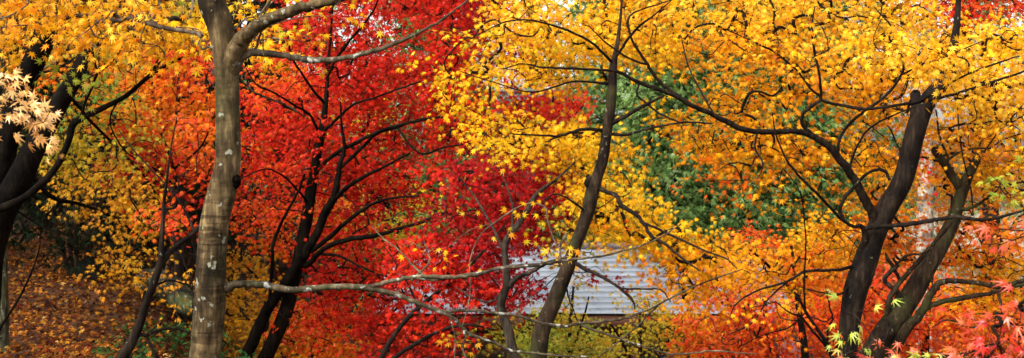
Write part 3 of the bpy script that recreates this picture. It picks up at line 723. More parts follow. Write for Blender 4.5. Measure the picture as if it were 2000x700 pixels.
# slim central maple, yellow
maple('slim straight brown maple trunk right of the curved grey one, with bright yellow leaves',
      [(1035, 790, 40), (1050, 705, 36), (1058, 648, 34), (1074, 606, 31), (1092, 565, 30), (1110, 518, 28), (1121, 487, 26), (1136, 450, 25), (1148, 414, 26), (1157, 378, 27), (1168, 341, 22), (1177, 312, 22), (1185, 260, 21), (1191, 218, 20), (1195, 177, 19), (1197, 138, 16), (1201, 110, 11), (1208, 70, 8), (1214, 10, 5), (1216, -40, 3)], 7.5,
      limbs=[([(1182, 258, 8), (1152, 252, 7), (1120, 257, 6), (1094, 266, 5), (1058, 265, 4), (1000, 262, 2.5)], -.3),
             ([(1190, 262, 7), (1219, 264, 6), (1256, 255, 5), (1302, 244, 4), (1344, 239, 4), (1391, 242, 3)], -.3),
             ([(1192, 244, 9), (1224, 226, 8), (1261, 205, 7), (1297, 187, 5)], -.2),
             ([(1164, 366, 11), (1185, 375, 9), (1204, 383, 9), (1214, 401, 9), (1245, 422, 8), (1259, 440, 7), (1271, 461, 7), (1302, 479, 6), (1323, 497, 5), (1350, 518, 4), (1368, 530, 2)], -.5),
             ([(1262, 438, 5), (1313, 461, 5), (1370, 487, 4), (1417, 505, 3), (1440, 525, 2)], -.3),
             ([(1116, 510, 9), (1140, 524, 8), (1162, 534, 7), (1188, 549, 6), (1209, 562, 6), (1235, 586, 5), (1240, 604, 3)], -.3),
             ([(1212, 564, 4), (1256, 565, 4), (1290, 566, 3), (1310, 590, 2)], -.1),
             ([(1112, 540, 4), (1106, 560, 4), (1114, 590, 3), (1128, 628, 2)], -.1),
             ([(1150, 420, 5), (1120, 395, 4), (1085, 380, 3), (1050, 400, 2)], -.2),
             ([(1198, 125, 6), (1150, 80, 5), (1080, 50, 4), (1000, 40, 3), (930, 70, 2)], -.4),
             ([(1200, 115, 6), (1240, 60, 5), (1290, 20, 3), (1330, -20, 2)], -.3),
             ([(1195, 165, 6), (1120, 160, 4), (1040, 180, 3), (960, 160, 2), (900, 140, 2)], -.4),
             ([(1152, 350, 12), (1148, 358, 14), (1154, 370, 10)], 0)],
      boxes=[(960, -60, 1310, 60, .95, 'goldtop'), (870, 55, 1300, 120, .95, 'yellow'), (860, 110, 990, 185, .7, 'yellow'), (1020, 112, 1160, 165, 1.1, 'yellow'), (1000, -60, 1040, 20, .2), (880, 170, 960, 220, .5, 'yellow'),
             (920, 215, 1030, 285, .65, 'yellow'), (930, 280, 1020, 310, .4, 'yellow'), (1050, 250, 1180, 350, 1.1, 'yellow'), (1120, 262, 1250, 295, .9, 'yellow'), (1170, 300, 1235, 340, .9, 'yellow'), (1020, 240, 1060, 300, .6, 'olive'),
             (1130, 355, 1235, 400, 1.6, 'yellow'), (1150, 400, 1285, 440, 1.6, 'yellow'), (1190, 440, 1340, 480, 1.6, 'yellow'), (1120, 410, 1190, 470, .7, 'olive'), (1080, 440, 1140, 500, .45, 'olive'), (1180, 450, 1290, 500, .3, 'gold'), (1290, 470, 1400, 540, 1.3, 'gold'), (1300, 535, 1420, 590, .8, 'gold'),
             (1370, 480, 1440, 530, .5, 'gold'), (1230, 500, 1300, 530, .2, 'gold'), (1140, 490, 1180, 520, .3, 'olive'), (900, 330, 960, 350, .1, 'yellow')],
      pal='yellow', leaf=0.029, per=20, radius=.22, Yr=(7.7, 9.2), bark=BARK_BROWN, lbark=BARK_DARK, up=.5, cam=.7, extra=.05)

# big right maple
maple('largest dark leaning trunk on the right, with long arching limbs under golden leaves',
      [(1640, 800, 52), (1648, 720, 46), (1653, 690, 42), (1659, 627, 41), (1671, 570, 46), (1688, 518, 46), (1706, 466, 41), (1730, 414, 42), (1759, 362, 41), (1773, 320, 40), (1788, 260, 39), (1803, 212, 36), (1822, 182, 30), (1842, 158, 26), (1858, 110, 20), (1868, 50, 14), (1874, -30, 9)], 8.0,
      limbs=[([(1790, 240, 26), (1790, 210, 23), (1789, 190, 22), (1789, 186, 20), (1789, 184, 6)], .1),
             ([(1712, 450, 22), (1704, 417, 19), (1688, 388, 18), (1672, 357, 17), (1657, 333, 16), (1636, 307, 15), (1615, 283, 14), (1584, 265, 12), (1555, 257, 11), (1527, 257, 11), (1480, 257, 11), (1448, 252, 11), (1417, 237, 11), (1386, 221, 10), (1354, 208, 9), (1323, 190, 9), (1292, 177, 8), (1261, 166, 8), (1230, 153, 7), (1204, 140, 6), (1152, 136, 5), (1105, 134, 5), (1058, 132, 4), (1022, 125, 3), (980, 135, 2)], -.8),
             ([(1354, 208, 8), (1330, 192, 8), (1302, 172, 7), (1278, 148, 7), (1261, 120, 6), (1237, 83, 5), (1227, 52, 5), (1231, 31, 4), (1256, 18, 3), (1318, -2, 2)], -.2),
             ([(1258, 125, 4), (1219, 109, 4), (1180, 80, 3), (1150, 50, 2)], -.2),
             ([(1250, 160, 4), (1244, 185, 4), (1263, 203, 4), (1292, 224, 4), (1334, 242, 3)], -.1),
             ([(1592, 268, 9), (1572, 250, 8), (1566, 236, 8), (1570, 220, 7), (1592, 203, 7), (1604, 190, 6), (1600, 146, 5), (1590, 94, 5), (1586, 52, 4), (1592, 12, 2)], -.2),
             ([(1600, 186, 5), (1584, 174, 5), (1558, 140, 4), (1516, 104, 4), (1480, 86, 4), (1464, 78, 3), (1417, 57, 2)], -.2),
             ([(1603, 196, 6), (1625, 203, 6), (1646, 206, 6), (1672, 211, 7), (1704, 213, 6), (1771, 203, 6), (1834, 192, 6), (1886, 177, 5), (1938, 160, 5), (2000, 140, 4), (2060, 118, 3)], -.3),
             ([(1638, 305, 7), (1637, 285, 6), (1645, 262, 6), (1662, 239, 6), (1688, 218, 6), (1730, 187, 6), (1761, 146, 5), (1763, 114, 5), (1738, 78, 4), (1740, 52, 4), (1709, 16, 2)], -.3),
             ([(1761, 146, 4), (1802, 127, 4), (1854, 107, 3), (1920, 80, 2)], -.2),
             ([(1659, 333, 5), (1668, 300, 5), (1688, 262, 4), (1719, 238, 4), (1770, 215, 3), (1800, 205, 2)], -.2),
             ([(1692, 500, 13), (1688, 487, 13), (1689, 468, 12), (1688, 450, 11), (1680, 441, 8), (1667, 443, 7), (1641, 427, 6), (1620, 404, 6), (1589, 372, 5), (1558, 341, 5), (1532, 305, 4), (1515, 260, 3), (1508, 220, 2)], -.5),
             ([(1688, 446, 9), (1714, 443, 9), (1771, 439, 9), (1813, 432, 9), (1840, 428, 8), (1870, 424, 8), (1912, 430, 7), (1948, 426, 6), (2000, 411, 5), (2050, 400, 3)], -.6),
             ([(1648, 430, 7), (1641, 410, 7), (1648, 390, 7), (1667, 367, 7), (1690, 343, 6), (1709, 332, 6), (1728, 335, 7), (1738, 352, 6)], -.1),
             ([(1672, 520, 8), (1640, 527, 6), (1626, 528, 6), (1574, 531, 6), (1532, 552, 5), (1480, 567, 4), (1440, 592, 3), (1425, 620, 2)], -.5),
             ([(1668, 550, 5), (1640, 575, 4), (1605, 572, 3), (1560, 560, 2)], -.3),
             ([(1545, 545, 4), (1500, 585, 3), (1470, 630, 3), (1420, 655, 2)], -.2),
             ([(1795, 200, 5), (1880, 150, 4), (1930, 130, 4), (1990, 110, 3)], -.5),
             ([(1480, 257, 5), (1475, 290, 4), (1490, 320, 3), (1480, 350, 2)], -.1),
             ([(1400, 230, 4), (1380, 200, 4), (1345, 130, 3), (1330, 70, 2)], .2)],
      boxes=[(1290, -70, 1560, 60, 1.0, 'goldtop'), (1290, 60, 1600, 130, .9, 'gold'), (1370, 130, 1530, 190, .5, 'gold'), (1560, -70, 1830, 60, .9, 'goldtop'), (1600, 60, 1860, 150, .95, 'goldtop'),
             (1260, 215, 1340, 250, .6, 'yellow'), (1360, 190, 1460, 240, .7, 'gold'), (1440, 190, 1560, 260, .4, 'gold'), (1540, 100, 1640, 190, .7, 'gold'), (1640, 150, 1790, 260, .95, 'gold'), (1830, 60, 2110, 170, 1.0, 'goldtop'), (1830, 150, 2110, 260, .9, 'goldtop'),
             (1330, 245, 1560, 290, 1.0, 'gold'), (1360, 285, 1470, 325, 1.0, 'gold'), (1370, 328, 1450, 355, 1.1, 'orange'), (1480, 285, 1630, 315, 1.0, 'gold'), (1560, 260, 1650, 310, .6, 'gold'), (1640, 270, 1780, 340, .85, 'gold'), (1640, 340, 1710, 400, .55, 'gold'), (1390, 365, 1620, 415, .13, 'gold'), (1480, 330, 1640, 370, .22, 'gold'),
             (1820, 240, 2080, 320, .8, 'gold'), (1880, 40, 2080, 90, .7, 'yellow'), (1790, 60, 1910, 160, .6, 'goldtop', 7.2, 7.7), (1500, 20, 1800, 120, .2, 'goldtop', 7.2, 7.6)],
      pal='gold', leaf=0.031, per=22, radius=.25, Yr=(8.15, 9.9), bark=BARK_DARK, up=.6, cam=.6, extra=.05)

# second right maple
maple('forked dark maple trunk with two broken stubs, right of the largest leaning trunk',
      [(1660, 800, 58), (1690, 720, 52), (1704, 695, 50), (1730, 648, 47), (1761, 606, 42), (1787, 565, 40), (1808, 525, 36), (1834, 484, 33), (1858, 440, 29), (1870, 404, 25), (1879, 372, 24), (1894, 338, 20), (1908, 313, 17), (1918, 297, 15), (1919, 293, 5)], 8.8,
      limbs=[([(1879, 372, 20), (1868, 355, 18), (1846, 322, 17), (1827, 296, 17), (1825, 292, 6)], -.1),
             ([(1735, 700, 24), (1750, 674, 22), (1771, 643, 21), (1802, 606, 18), (1818, 575, 15), (1834, 554, 13), (1850, 549, 11), (1870, 549, 10), (1906, 552, 9), (1943, 560, 9), (1970, 556, 9), (2000, 548, 8), (2060, 540, 6)], -.5),
             ([(1802, 606, 11), (1834, 591, 11), (1875, 583, 10), (1900, 578, 10), (1927, 575, 9), (1958, 565, 9), (2000, 556, 8), (2060, 556, 5)], -.2),
             ([(1948, 572, 7), (1954, 590, 6), (1956, 604, 6), (1964, 616, 5), (1978, 620, 3)], -.1),
             ([(1956, 612, 4), (1912, 637, 4), (1880, 636, 4), (1850, 625, 3), (1820, 640, 2)], .1),
             ([(1728, 640, 11), (1732, 612, 11), (1737, 586, 11), (1756, 554, 10), (1775, 532, 9), (1792, 513, 9), (1823, 476, 8), (1849, 447, 7), (1862, 430, 6)], -.3),
             ([(1748, 612, 10), (1751, 590, 10), (1754, 570, 9), (1738, 560, 9), (1728, 546, 9), (1740, 530, 8), (1752, 520, 7), (1745, 505, 5)], -.2, BARK_GREY),
             ([(1757, 546, 7), (1745, 523, 7), (1733, 505, 7), (1730, 496, 5)], -.1),
             ([(1748, 520, 5), (1770, 500, 5), (1800, 495, 4), (1830, 480, 3)], -.1),
             ([(1868, 410, 9), (1888, 408, 8), (1905, 402, 7), (1927, 388, 5), (1950, 370, 3)], -.3),
             ([(1846, 318, 6), (1870, 300, 5), (1900, 290, 4), (1935, 290, 4), (1955, 275, 3), (1990, 262, 2)], -.3),
             ([(1848, 300, 5), (1838, 275, 5), (1832, 250, 4), (1828, 215, 3)], -.2, BARK_GREY),
             ([(1880, 370, 4), (1905, 330, 4), (1940, 270, 3), (1985, 220, 3), (2020, 180, 2)], -.5),
             ([(1900, 420, 3), (1896, 370, 3), (1880, 300, 3), (1872, 240, 2.5), (1870, 180, 2)], -.5)],
      boxes=[(1690, 320, 1770, 400, .55, 'gold'), (1680, 390, 1770, 470, .6, 'orange'), (1830, 310, 2100, 400, .7, 'gold'), (1840, 400, 1960, 470, .55, 'orange'), (1840, 460, 1960, 520, .8, 'orange'), (1880, 490, 2100, 545, .85, 'gold'),
             (1730, 460, 1820, 520, .6, 'orange'), (1880, 540, 2100, 600, .5, 'gold'), (1600, 440, 1690, 520, .5, 'gold'), (1760, 300, 1830, 320, .3, 'gold')],
      pal='orange', leaf=0.034, per=22, radius=.25, Yr=(9.3, 11.0), bark=BARK_BROWN, lbark=BARK_BROWN, up=.65, cam=.5)

# thin stems
maple('thin dark many stemmed maple leaning left, before the red leaves at the lower right',
      [(1650, 740, 9), (1626, 700, 8), (1617, 675, 8), (1599, 647, 7), (1576, 613, 6), (1560, 583, 5), (1551, 570, 3)], 7.4,
      limbs=[([(1622, 692, 6), (1606, 668, 5), (1587, 647, 5), (1565, 620, 4), (1542, 611, 3), (1515, 590, 2)], -.1), ([(1616, 668, 5), (1617, 640, 4), (1626, 624, 4), (1619, 593, 3), (1612, 560, 2)], .2),
             ([(1574, 610, 4), (1571, 585, 4), (1571, 540, 3.5), (1574, 480, 3), (1570, 420, 3), (1560, 370, 2), (1530, 330, 2)], -.2), ([(1572, 612, 3), (1540, 640, 3), (1490, 655, 2), (1440, 680, 2)], -.1), ([(1620, 690, 3), (1650, 665, 3), (1680, 655, 2)], -.1)],
      boxes=[(1430, 560, 1540, 620, .12, 'gold'), (1540, 620, 1620, 690, .1, 'orange')], pal='orange', leaf=.03, per=10, radius=.15, Yr=(7.2, 7.8), bark=BARK_BLACK)

# low red orange maples, lower right, far enough to show as masses
maple('low vermilion maple in front of the hall roof end, behind the thin stems',
      [(1500, 960, 22), (1505, 800, 18), (1500, 680, 12), (1490, 560, 6)], 14.5, limbs=[([(1500, 650, 8), (1440, 560, 5), (1420, 480, 3)], -.4), ([(1500, 660, 8), (1560, 590, 5), (1600, 550, 3)], -.4)],
      boxes=[(1440, 450, 1530, 480, 1.0, 'redorange'), (1340, 540, 1500, 600, .8, 'redorange'), (1480, 545, 1540, 575, .4, 'vermilion'), (1420, 600, 1640, 720, 1.0, 'redorange'), (1570, 560, 1650, 640, .9, 'vermilion'), (1340, 620, 1420, 720, .75, 'redorange'), (1400, 590, 1470, 640, .6, 'redorange')],
      pal='redorange', leaf=.042, per=22, radius=.32, Yr=(13.5, 15.5))
maple('low golden maple between the hall roof and the largest leaning trunk',
      [(1580, 900, 20), (1575, 720, 16), (1560, 600, 12), (1545, 480, 6)], 12.0, limbs=[([(1560, 580, 8), (1480, 500, 5), (1430, 470, 3)], -.4), ([(1560, 560, 8), (1620, 470, 5), (1650, 430, 3)], -.4)],
      boxes=[(1400, 480, 1530, 540, 1.0, 'gold'), (1540, 440, 1660, 490, .9, 'gold'), (1530, 490, 1660, 545, 1.0, 'orange'), (1440, 520, 1580, 575, .5, 'gold'), (1600, 410, 1650, 450, .7, 'gold'), (1560, 530, 1660, 580, .6, 'orange'), (1400, 540, 1460, 600, .4, 'gold')],
      pal='gold', leaf=.038, per=22, radius=.28, Yr=(11.2, 12.8))
maple('low red maple behind the forked trunk at the lower right',
      [(1800, 940, 22), (1805, 760, 17), (1810, 640, 12), (1820, 540, 6)], 13.6, limbs=[([(1810, 660, 8), (1740, 600, 5), (1700, 560, 3)], -.4), ([(1810, 640, 8), (1880, 590, 5), (1940, 560, 3)], -.4)],
      boxes=[(1690, 540, 1790, 620, 1.0, 'redorange'), (1660, 560, 1960, 720, .3, 'vermilion'), (1690, 620, 1840, 720, .9, 'redorange'), (1790, 540, 1900, 640, .9, 'redorange'), (1830, 630, 1960, 720, .95, 'redorange'), (1680, 500, 1760, 560, .7, 'pink'), (1640, 580, 1680, 700, .5, 'vermilion')],
      pal='redorange', leaf=.040, per=22, radius=.32, Yr=(12.8, 14.6))
maple('orange maple furthest right behind the forked trunk limbs',
      [(2010, 900, 22), (2000, 740, 17), (1990, 620, 12), (1970, 480, 6)], 12.6, limbs=[([(1995, 640, 8), (1920, 600, 5), (1880, 570, 3)], -.4), ([(1990, 600, 8), (1930, 500, 5), (1900, 440, 3)], -.4)],
      boxes=[(1880, 560, 2120, 700, .9, 'orange'), (1820, 560, 1900, 600, .5, 'gold'), (1940, 430, 2120, 500, .5, 'orange'), (1960, 640, 2120, 720, .8, 'vermilion'), (1690, 420, 1760, 500, .4, 'orange')],
      pal='orange', leaf=.038, per=22, radius=.3, Yr=(11.8, 13.2))

# olive rounded maples in front of the hall
maple('olive yellow rounded maple in front of the hall wall, right of the slim brown trunk',
      [(1250, 980, 22), (1255, 820, 16), (1250, 700, 10), (1250, 610, 5)], 15.5, limbs=[([(1252, 740, 7), (1210, 660, 5), (1190, 630, 3)], -.5), ([(1252, 740, 7), (1310, 660, 5), (1340, 620, 3)], -.5)],
      boxes=[(1225, 575, 1300, 620, .6, 'olive'), (1215, 620, 1330, 660, .7, 'olive'), (1160, 655, 1235, 720, .7, 'olive'), (1320, 600, 1400, 660, .7, 'gold'), (1300, 660, 1420, 720, .35, 'amber'), (1230, 660, 1290, 720, .22, 'olive')],
      pal='olive', leaf=.036, per=24, radius=.28, Yr=(14.6, 16.4))
maple('green and olive bushy maple low at the bottom, between the grey and brown trunks',
      [(1110, 980, 20), (1112, 820, 15), (1110, 700, 10), (1120, 560, 4)], 14.2, limbs=[([(1110, 720, 6), (1060, 660, 4), (1030, 640, 3)], -.4), ([(1112, 700, 6), (1140, 620, 4), (1150, 580, 3)], -.4)],
      boxes=[(1110, 550, 1145, 600, .5, 'olive'), (1080, 605, 1130, 650, .8, 'olive'), (1120, 645, 1200, 700, .5, 'olive'), (1020, 625, 1160, 720, .9, 'green'), (1050, 570, 1090, 610, .25, 'olive'), (960, 600, 1040, 650, .3, 'olive')],
      pal='green', leaf=.036, per=24, radius=.28, Yr=(13.4, 15.0))

# red maple at the top right, behind
maple('red maple behind the golden crown at the top right corner',
      [(1960, 720, 34), (1945, 500, 30), (1920, 300, 28), (1890, 120, 26), (1872, 20, 24), (1862, -60, 20), (1850, -200, 12)], 13.0, limbs=[([(1880, 70, 14), (1900, 10, 12), (1925, -50, 8)], -.3), ([(1868, 0, 12), (1820, -20, 8), (1790, -60, 5)], -.4)],
      boxes=[(1780, -70, 2110, 20, .8, 'vermilion'), (1830, 15, 2110, 45, .7, 'red'), (1740, -60, 1800, 0, .4, 'vermilion'), (1785, 310, 1860, 350, .45, 'red')],
      pal='vermilion', leaf=.036, Yr=(12, 13.6), bark=BARK_DARK)

# near boughs reaching in from trees whose trunks stand outside the frame
maple('near pale apricot leaves reaching in at the left edge in front of the black trunks',
      [(-420, 700, 40), (-380, 420, 34), (-330, 200, 26), (-290, 60, 18)], 3.3, limbs=[([(-325, 185, 14), (-220, 150, 10), (-120, 160, 8), (-40, 175, 6), (30, 200, 4), (75, 240, 3), (110, 262, 2)], 0)],
      boxes=[(-60, 150, 30, 195, .8), (-40, 185, 65, 225, .75), (30, 210, 105, 240, .7), (-200, 120, -60, 200, .6)], pal='pale', leaf=.024, per=8, radius=.09, Yr=(3.2, 3.45), bark=BARK_BLACK, up=.4, cam=.8, jit=.35, mat=LEAF_WET, extra=.04)
maple('near coral pink leaves with long lobes reaching in at the lower right corner',
      [(2330, 1150, 34), (2280, 900, 28), (2230, 650, 20), (2200, 480, 12)], 2.7, limbs=[([(2240, 700, 10), (2120, 660, 8), (2040, 650, 6), (1980, 660, 4), (1910, 680, 3), (1880, 690, 2)], 0), ([(2215, 560, 8), (2100, 540, 6), (2020, 580, 4), (1960, 610, 3), (1900, 615, 2)], 0), ([(2203, 490, 6), (2080, 450, 4), (1990, 465, 3), (1950, 480, 2)], .1)],
      boxes=[(1930, 590, 2080, 640, .4), (1880, 615, 1960, 645, .22), (1850, 665, 2060, 720, .45), (1940, 440, 2080, 485, .4, 'pink'), (1960, 560, 2080, 600, .5, 'vermilion'), (1930, 630, 2020, 670, .5, 'red')],
      pal='pink', leaf=.024, per=9, radius=.08, Yr=(2.6, 2.85), bark=BARK_DARK, shape=PALM7D, up=.6, cam=.7, jit=.35, mat=LEAF_WET, extra=.035)
maple('near green and yellow tipped leaves low in front of the largest leaning trunk',
      [(1735, 1020, 10), (1728, 880, 8), (1722, 760, 6), (1716, 690, 4), (1712, 650, 2.5)], 3.0, limbs=[([(1716, 690, 3), (1740, 640, 2.5), (1775, 625, 2)], 0), ([(1715, 680, 3), (1690, 640, 2.5), (1665, 610, 2)], .05), ([(1720, 740, 3), (1680, 700, 2.5), (1650, 690, 2)], 0), ([(1720, 740, 3), (1790, 700, 2.5), (1840, 690, 2)], 0)],
      boxes=[(1660, 600, 1720, 630, 1.5), (1735, 612, 1790, 645, 1.6), (1690, 630, 1750, 665, 1.3), (1640, 655, 1700, 700, 1.3), (1690, 685, 1790, 725, .8, 'pink'), (1820, 690, 1870, 720, .8)],
      pal='brightleaf', leaf=.024, per=7, radius=.05, Yr=(2.95, 3.08), bark=BARK_DARK, shape=PALM7D, up=.65, cam=.6, jit=.3, mat=LEAF_WET, extra=.03)
maple('sparse pale green leaves at the right edge, behind the long thin limb',
      [(2240, 1000, 26), (2200, 700, 22), (2150, 450, 14), (2120, 330, 8)], 5.2, limbs=[([(2150, 440, 8), (2060, 390, 5), (1990, 370, 3), (1950, 360, 2)], 0)],
      boxes=[(1945, 340, 2090, 400, .35)], pal='green', leaf=.03, per=8, radius=.11, Yr=(5.0, 5.4), bark=BARK_DARK, extra=.04)

# ------------------------------------------------------------------ conifers behind
def conifer(label, px, Y, height, w, pal='fir', bark=None, n=220, low=0.12, spread=0.30, frond=0.15, group='evergreens behind the maples', bare=0.0, name='conifer_tree', per=30):
    bark = bark or BARK_CEDAR_DARK
    x = (px - 1000) * K * Y
    g = float(ground_h(x, Y))
    root = thing(name, label, 'tree', (x, Y, g - 0.1), group)
    zs = np.linspace(0, height, 12)
    pts = np.stack([x + 0.06 * np.sin(zs * 0.6 + px), np.full(12, Y) + 0.05 * np.cos(zs * .5), g - 0.1 + zs], 1)
    r = w * (1 - 0.9 * (zs / height) ** 1.1); r[0] *= 1.35
    sm = crom(np.column_stack([pts, r]), 4)
    mb = MB(); mb.tube(sm[:, :3], sm[:, 3], 14, 0.06, px); part('trunk', mb, bark, root, smooth=True)
    nodes = [v[:3] for v in sm if v[2] > g + height * low * .8]
    sp = []
    for _ in range(n):
        t = low + (0.98 - low) * rng.uniform(0, 1) ** 1.1
        if t < bare: continue
        R = spread * height * (1 - t) ** 0.75 * rng.uniform(0.35, 1.0) + 0.15
        a = rng.uniform(0, 2 * math.pi)
        sp.append((np.array([x + R * math.cos(a), Y + R * math.sin(a), g + t * height - 0.22 * R]), None))
    me = foliage_mesh('crown', sp, pal, frond, per, frond * 3.2, NEEDLE, tuple(np.array(root.location)), FROND, up=.5, cam=.25, jit=.7)
    link('crown', me, root)
    twig_part(root, None, nodes, sp, TWIG, rmin=.006, rmax=.05, name='boughs')
    return root


conifer('green drooping cypress between the slim brown trunk and the white gap in the leaves', 1235, 33, 13, .22, n=900, low=.05, spread=.20, frond=.18)
conifer('green cypress with rounded light clumps behind the golden leaves in the middle', 1350, 30, 9.5, .2, n=900, low=.38, spread=.26, frond=.17)
conifer('green cypress right of the bare bank, behind the arching limb', 1500, 31, 11.5, .2, n=900, low=.34, spread=.22, frond=.18)
conifer('green conifer behind the largest leaning trunk', 1630, 34, 13, .22, n=700, low=.1, spread=.2, frond=.18)
conifer('tall pale barked cedar trunk standing behind the forked dark maple', 1812, 24, 16, .18, bark=BARK_CEDAR, n=150, low=.45, spread=.18, bare=.45, group=None)
conifer('green conifer glimpsed through the scarlet leaves, above the hall roof', 850, 34, 11.5, .22, n=700, low=.1, spread=.2, frond=.18)
conifer('distant green conifer behind the scarlet maple trunks', 640, 36, 14, .22, n=220, low=.1, spread=.18)
conifer('distant green conifer left of the curved grey trunk, behind the temple roof', 1040, 42, 16, .25, n=220, low=.1, spread=.18)
conifer('distant green conifer at the far right behind the golden crown', 1930, 36, 12, .22, n=180, low=.1, spread=.2)
# the wood at the left, its deep shade put into the crown colour
dk = [(20, 20.5, 15, .30), (68, 17.0, 14, .24), (150, 19.5, 15, .25), (232, 16.5, 13, .22), (300, 20, 14, .24), (372, 17.5, 13, .22), (455, 21, 14, .24), (120, 26, 17, .3), (260, 27, 17, .3), (540, 24, 15, .26), (-60, 15, 14, .26), (-5900, 4, 10.5, .24), (-3300, 6.5, 11, .24), (-900, 11, 12, .25)]  # the final entries, far outside the view, are added to shade the slope
lb = ['dark cedar nearest the left edge, brown trunk behind the lichen covered foot', 'dark reddish cedar trunk at the left, right of the lichen covered foot', 'dark cedar behind the fir boughs on the left slope',
      'dark cedar behind the olive maple sprays, left of the thin crooked maple', 'dark cedar seen behind the thin crooked maple', 'dark cedar directly behind the pale maple trunk', 'dark cedar behind the black trunks of the scarlet maple',
      'furthest dark cedar on the left hillside', 'furthest dark cedar behind the thin crooked maple', 'dark cedar between the scarlet maple and the pale trunk, far back', 'dark cedar just outside the left edge', 'unseen cedar added to shade the slope, nearest the viewer on the left', 'unseen cedar added to shade the slope, second from the viewer on the left', 'unseen cedar added to shade the slope, third from the viewer on the left']
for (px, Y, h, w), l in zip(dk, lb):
    conifer(l, px, Y, h, w, pal='firshade', n=170, low=.09, spread=.20, frond=.17, group='dark cedars on the left slope', per=26)


# ------------------------------------------------------------------ evergreen shrubs and the forest floor
def shrub(label, px, Y, rx, h, pal, leaf, n, shape=OVAL, name='evergreen_shrub', group=None, up=.7, cam=.3):
    x = (px - 1000) * K * Y; g = float(ground_h(x, Y))
    root = thing(name, label, 'shrub', (x, Y, g), group)
    nodes = []; mb = MB()
    for k in range(5):
        a = rng.uniform(0, 6.28); e = np.array([x + .5 * rx * math.cos(a), Y + .5 * rx * math.sin(a), g + h * rng.uniform(.5, .8)])
        b = np.array([x + .05 * math.cos(a), Y + .05 * math.sin(a), g - .04])
        q = crom(np.column_stack([np.array([b, .5 * (b + e) + [0, 0, .1 * h], e]), [.02, .014, .006]]), 5)
        mb.tube(q[:, :3], q[:, 3], 6); nodes += [v[:3] for v in q]
    part('stem', mb, BARK_CEDAR_DARK, root, smooth=True)
    sp = []
    for _ in range(n):
        d = unit(rng.normal(0, 1, 3)); rr = rng.uniform(.3, 1) ** .5
        sp.append((np.array([x + rx * d[0] * rr, Y + rx * .8 * d[1] * rr, g + h * (.52 + .48 * d[2] * rr)]), None))
    link('foliage', foliage_mesh('foliage', sp, pal, leaf, 16, leaf * 3, NEEDLE, tuple(np.array(root.location)), shape, up=up, cam=cam, jit=.45), root)
    twig_part(root, None, nodes, sp, TWIG, rmin=.002, rmax=.008)
    return root


shrub('dark fir shrub with flat boughs at the foot of the slope on the left', 150, 12.2, 1.0, 1.75, 'firshade', .075, 150, FROND, group='dark shrubs on the slope')
shrub('dark fir shrub behind the olive sprays, right of the largest shrub', 245, 12.8, .85, 1.6, 'firshade', .075, 110, FROND, group='dark shrubs on the slope')
shrub('dark rounded shrub at the back of the slope left of the pale trunk', 345, 13.5, .9, 1.7, 'firshade', .06, 130, OVAL, group='dark shrubs on the slope')
shrub('low green shrub on the ground at the foot of the pale trunk', 338, 8.7, .42, .42, 'shrub', .035, 60, OVAL)
shrub('small green seedling among the fallen leaves left of the thin crooked maple', 258, 9.4, .1, .16, 'shrub', .03, 6, OVAL, name='seedling')

MOSSROCK = plain_mat('mossy_rock', (.003, .003, .0025), (.012, .011, .008), 5, .9, bump=.8, spec=.04)


def rock(label, px, Y, sx, sy, sz):
    import bmesh
    x = (px - 1000) * K * Y; g = float(ground_h(x, Y))
    bm = bmesh.new(); bmesh.ops.create_icosphere(bm, subdivisions=4, radius=1)
    for v in bm.verts:
        n = mnoise.fractal(v.co * 1.3 + Vector((px * .1, 0, 0)), .9, 2.1, 4)
        v.co *= 1 + .28 * n
        v.co = Vector((v.co.x * sx, v.co.y * sy, v.co.z * sz))
    for f in bm.faces: f.smooth = True
    me = bpy.data.meshes.new('boulder'); bm.to_mesh(me); bm.free(); me.materials.append(MOSSROCK)
    o = link('boulder', me); o.location = (x, Y, g + .25 * sz); o['label'] = label; o['category'] = 'rock'; o['group'] = 'dark rocks on the leaf slope'


rock('dark upright rock on the leaf covered slope beside the amber sprays', 178, 12.0, .12, .12, .15)
rock('flat grey rock on the leaf covered slope right of the upright rock', 238, 12.3, .2, .16, .09)



def log():
    root = thing('fallen_log', 'dark fallen log lying on the slope behind the thin crooked maple', 'log', (*P(330, 0, 11.2)[:2], float(ground_h(*P(330, 0, 11.2)[:2]))))
    a = P(285, 0, 11.4); b = P(385, 0, 11.0)
    pts = []
    for t in np.linspace(0, 1, 8):
        p = a + (b - a) * t; p[2] = float(ground_h(p[0], p[1])) + .10 + .22 * t + .02 * math.sin(5 * t); pts.append(p)
    mb = MB(); q = crom(np.column_stack([pts, np.linspace(.13, .09, 8)]), 4); q[0, 3] = .02; q[-1, 3] = .02
    mb.tube(q[:, :3], q[:, 3], 14, .1); part('log_bark', mb, BARK_LICHEN, root, smooth=True)
    mb = MB(); s = q[12, :3]; mb.tube([s, s + [.02, -.05, .16], s + [.05, -.08, .24]], [.03, .024, .015], 8); part('broken_branch', mb, BARK_CEDAR_DARK, root, smooth=True)


log()

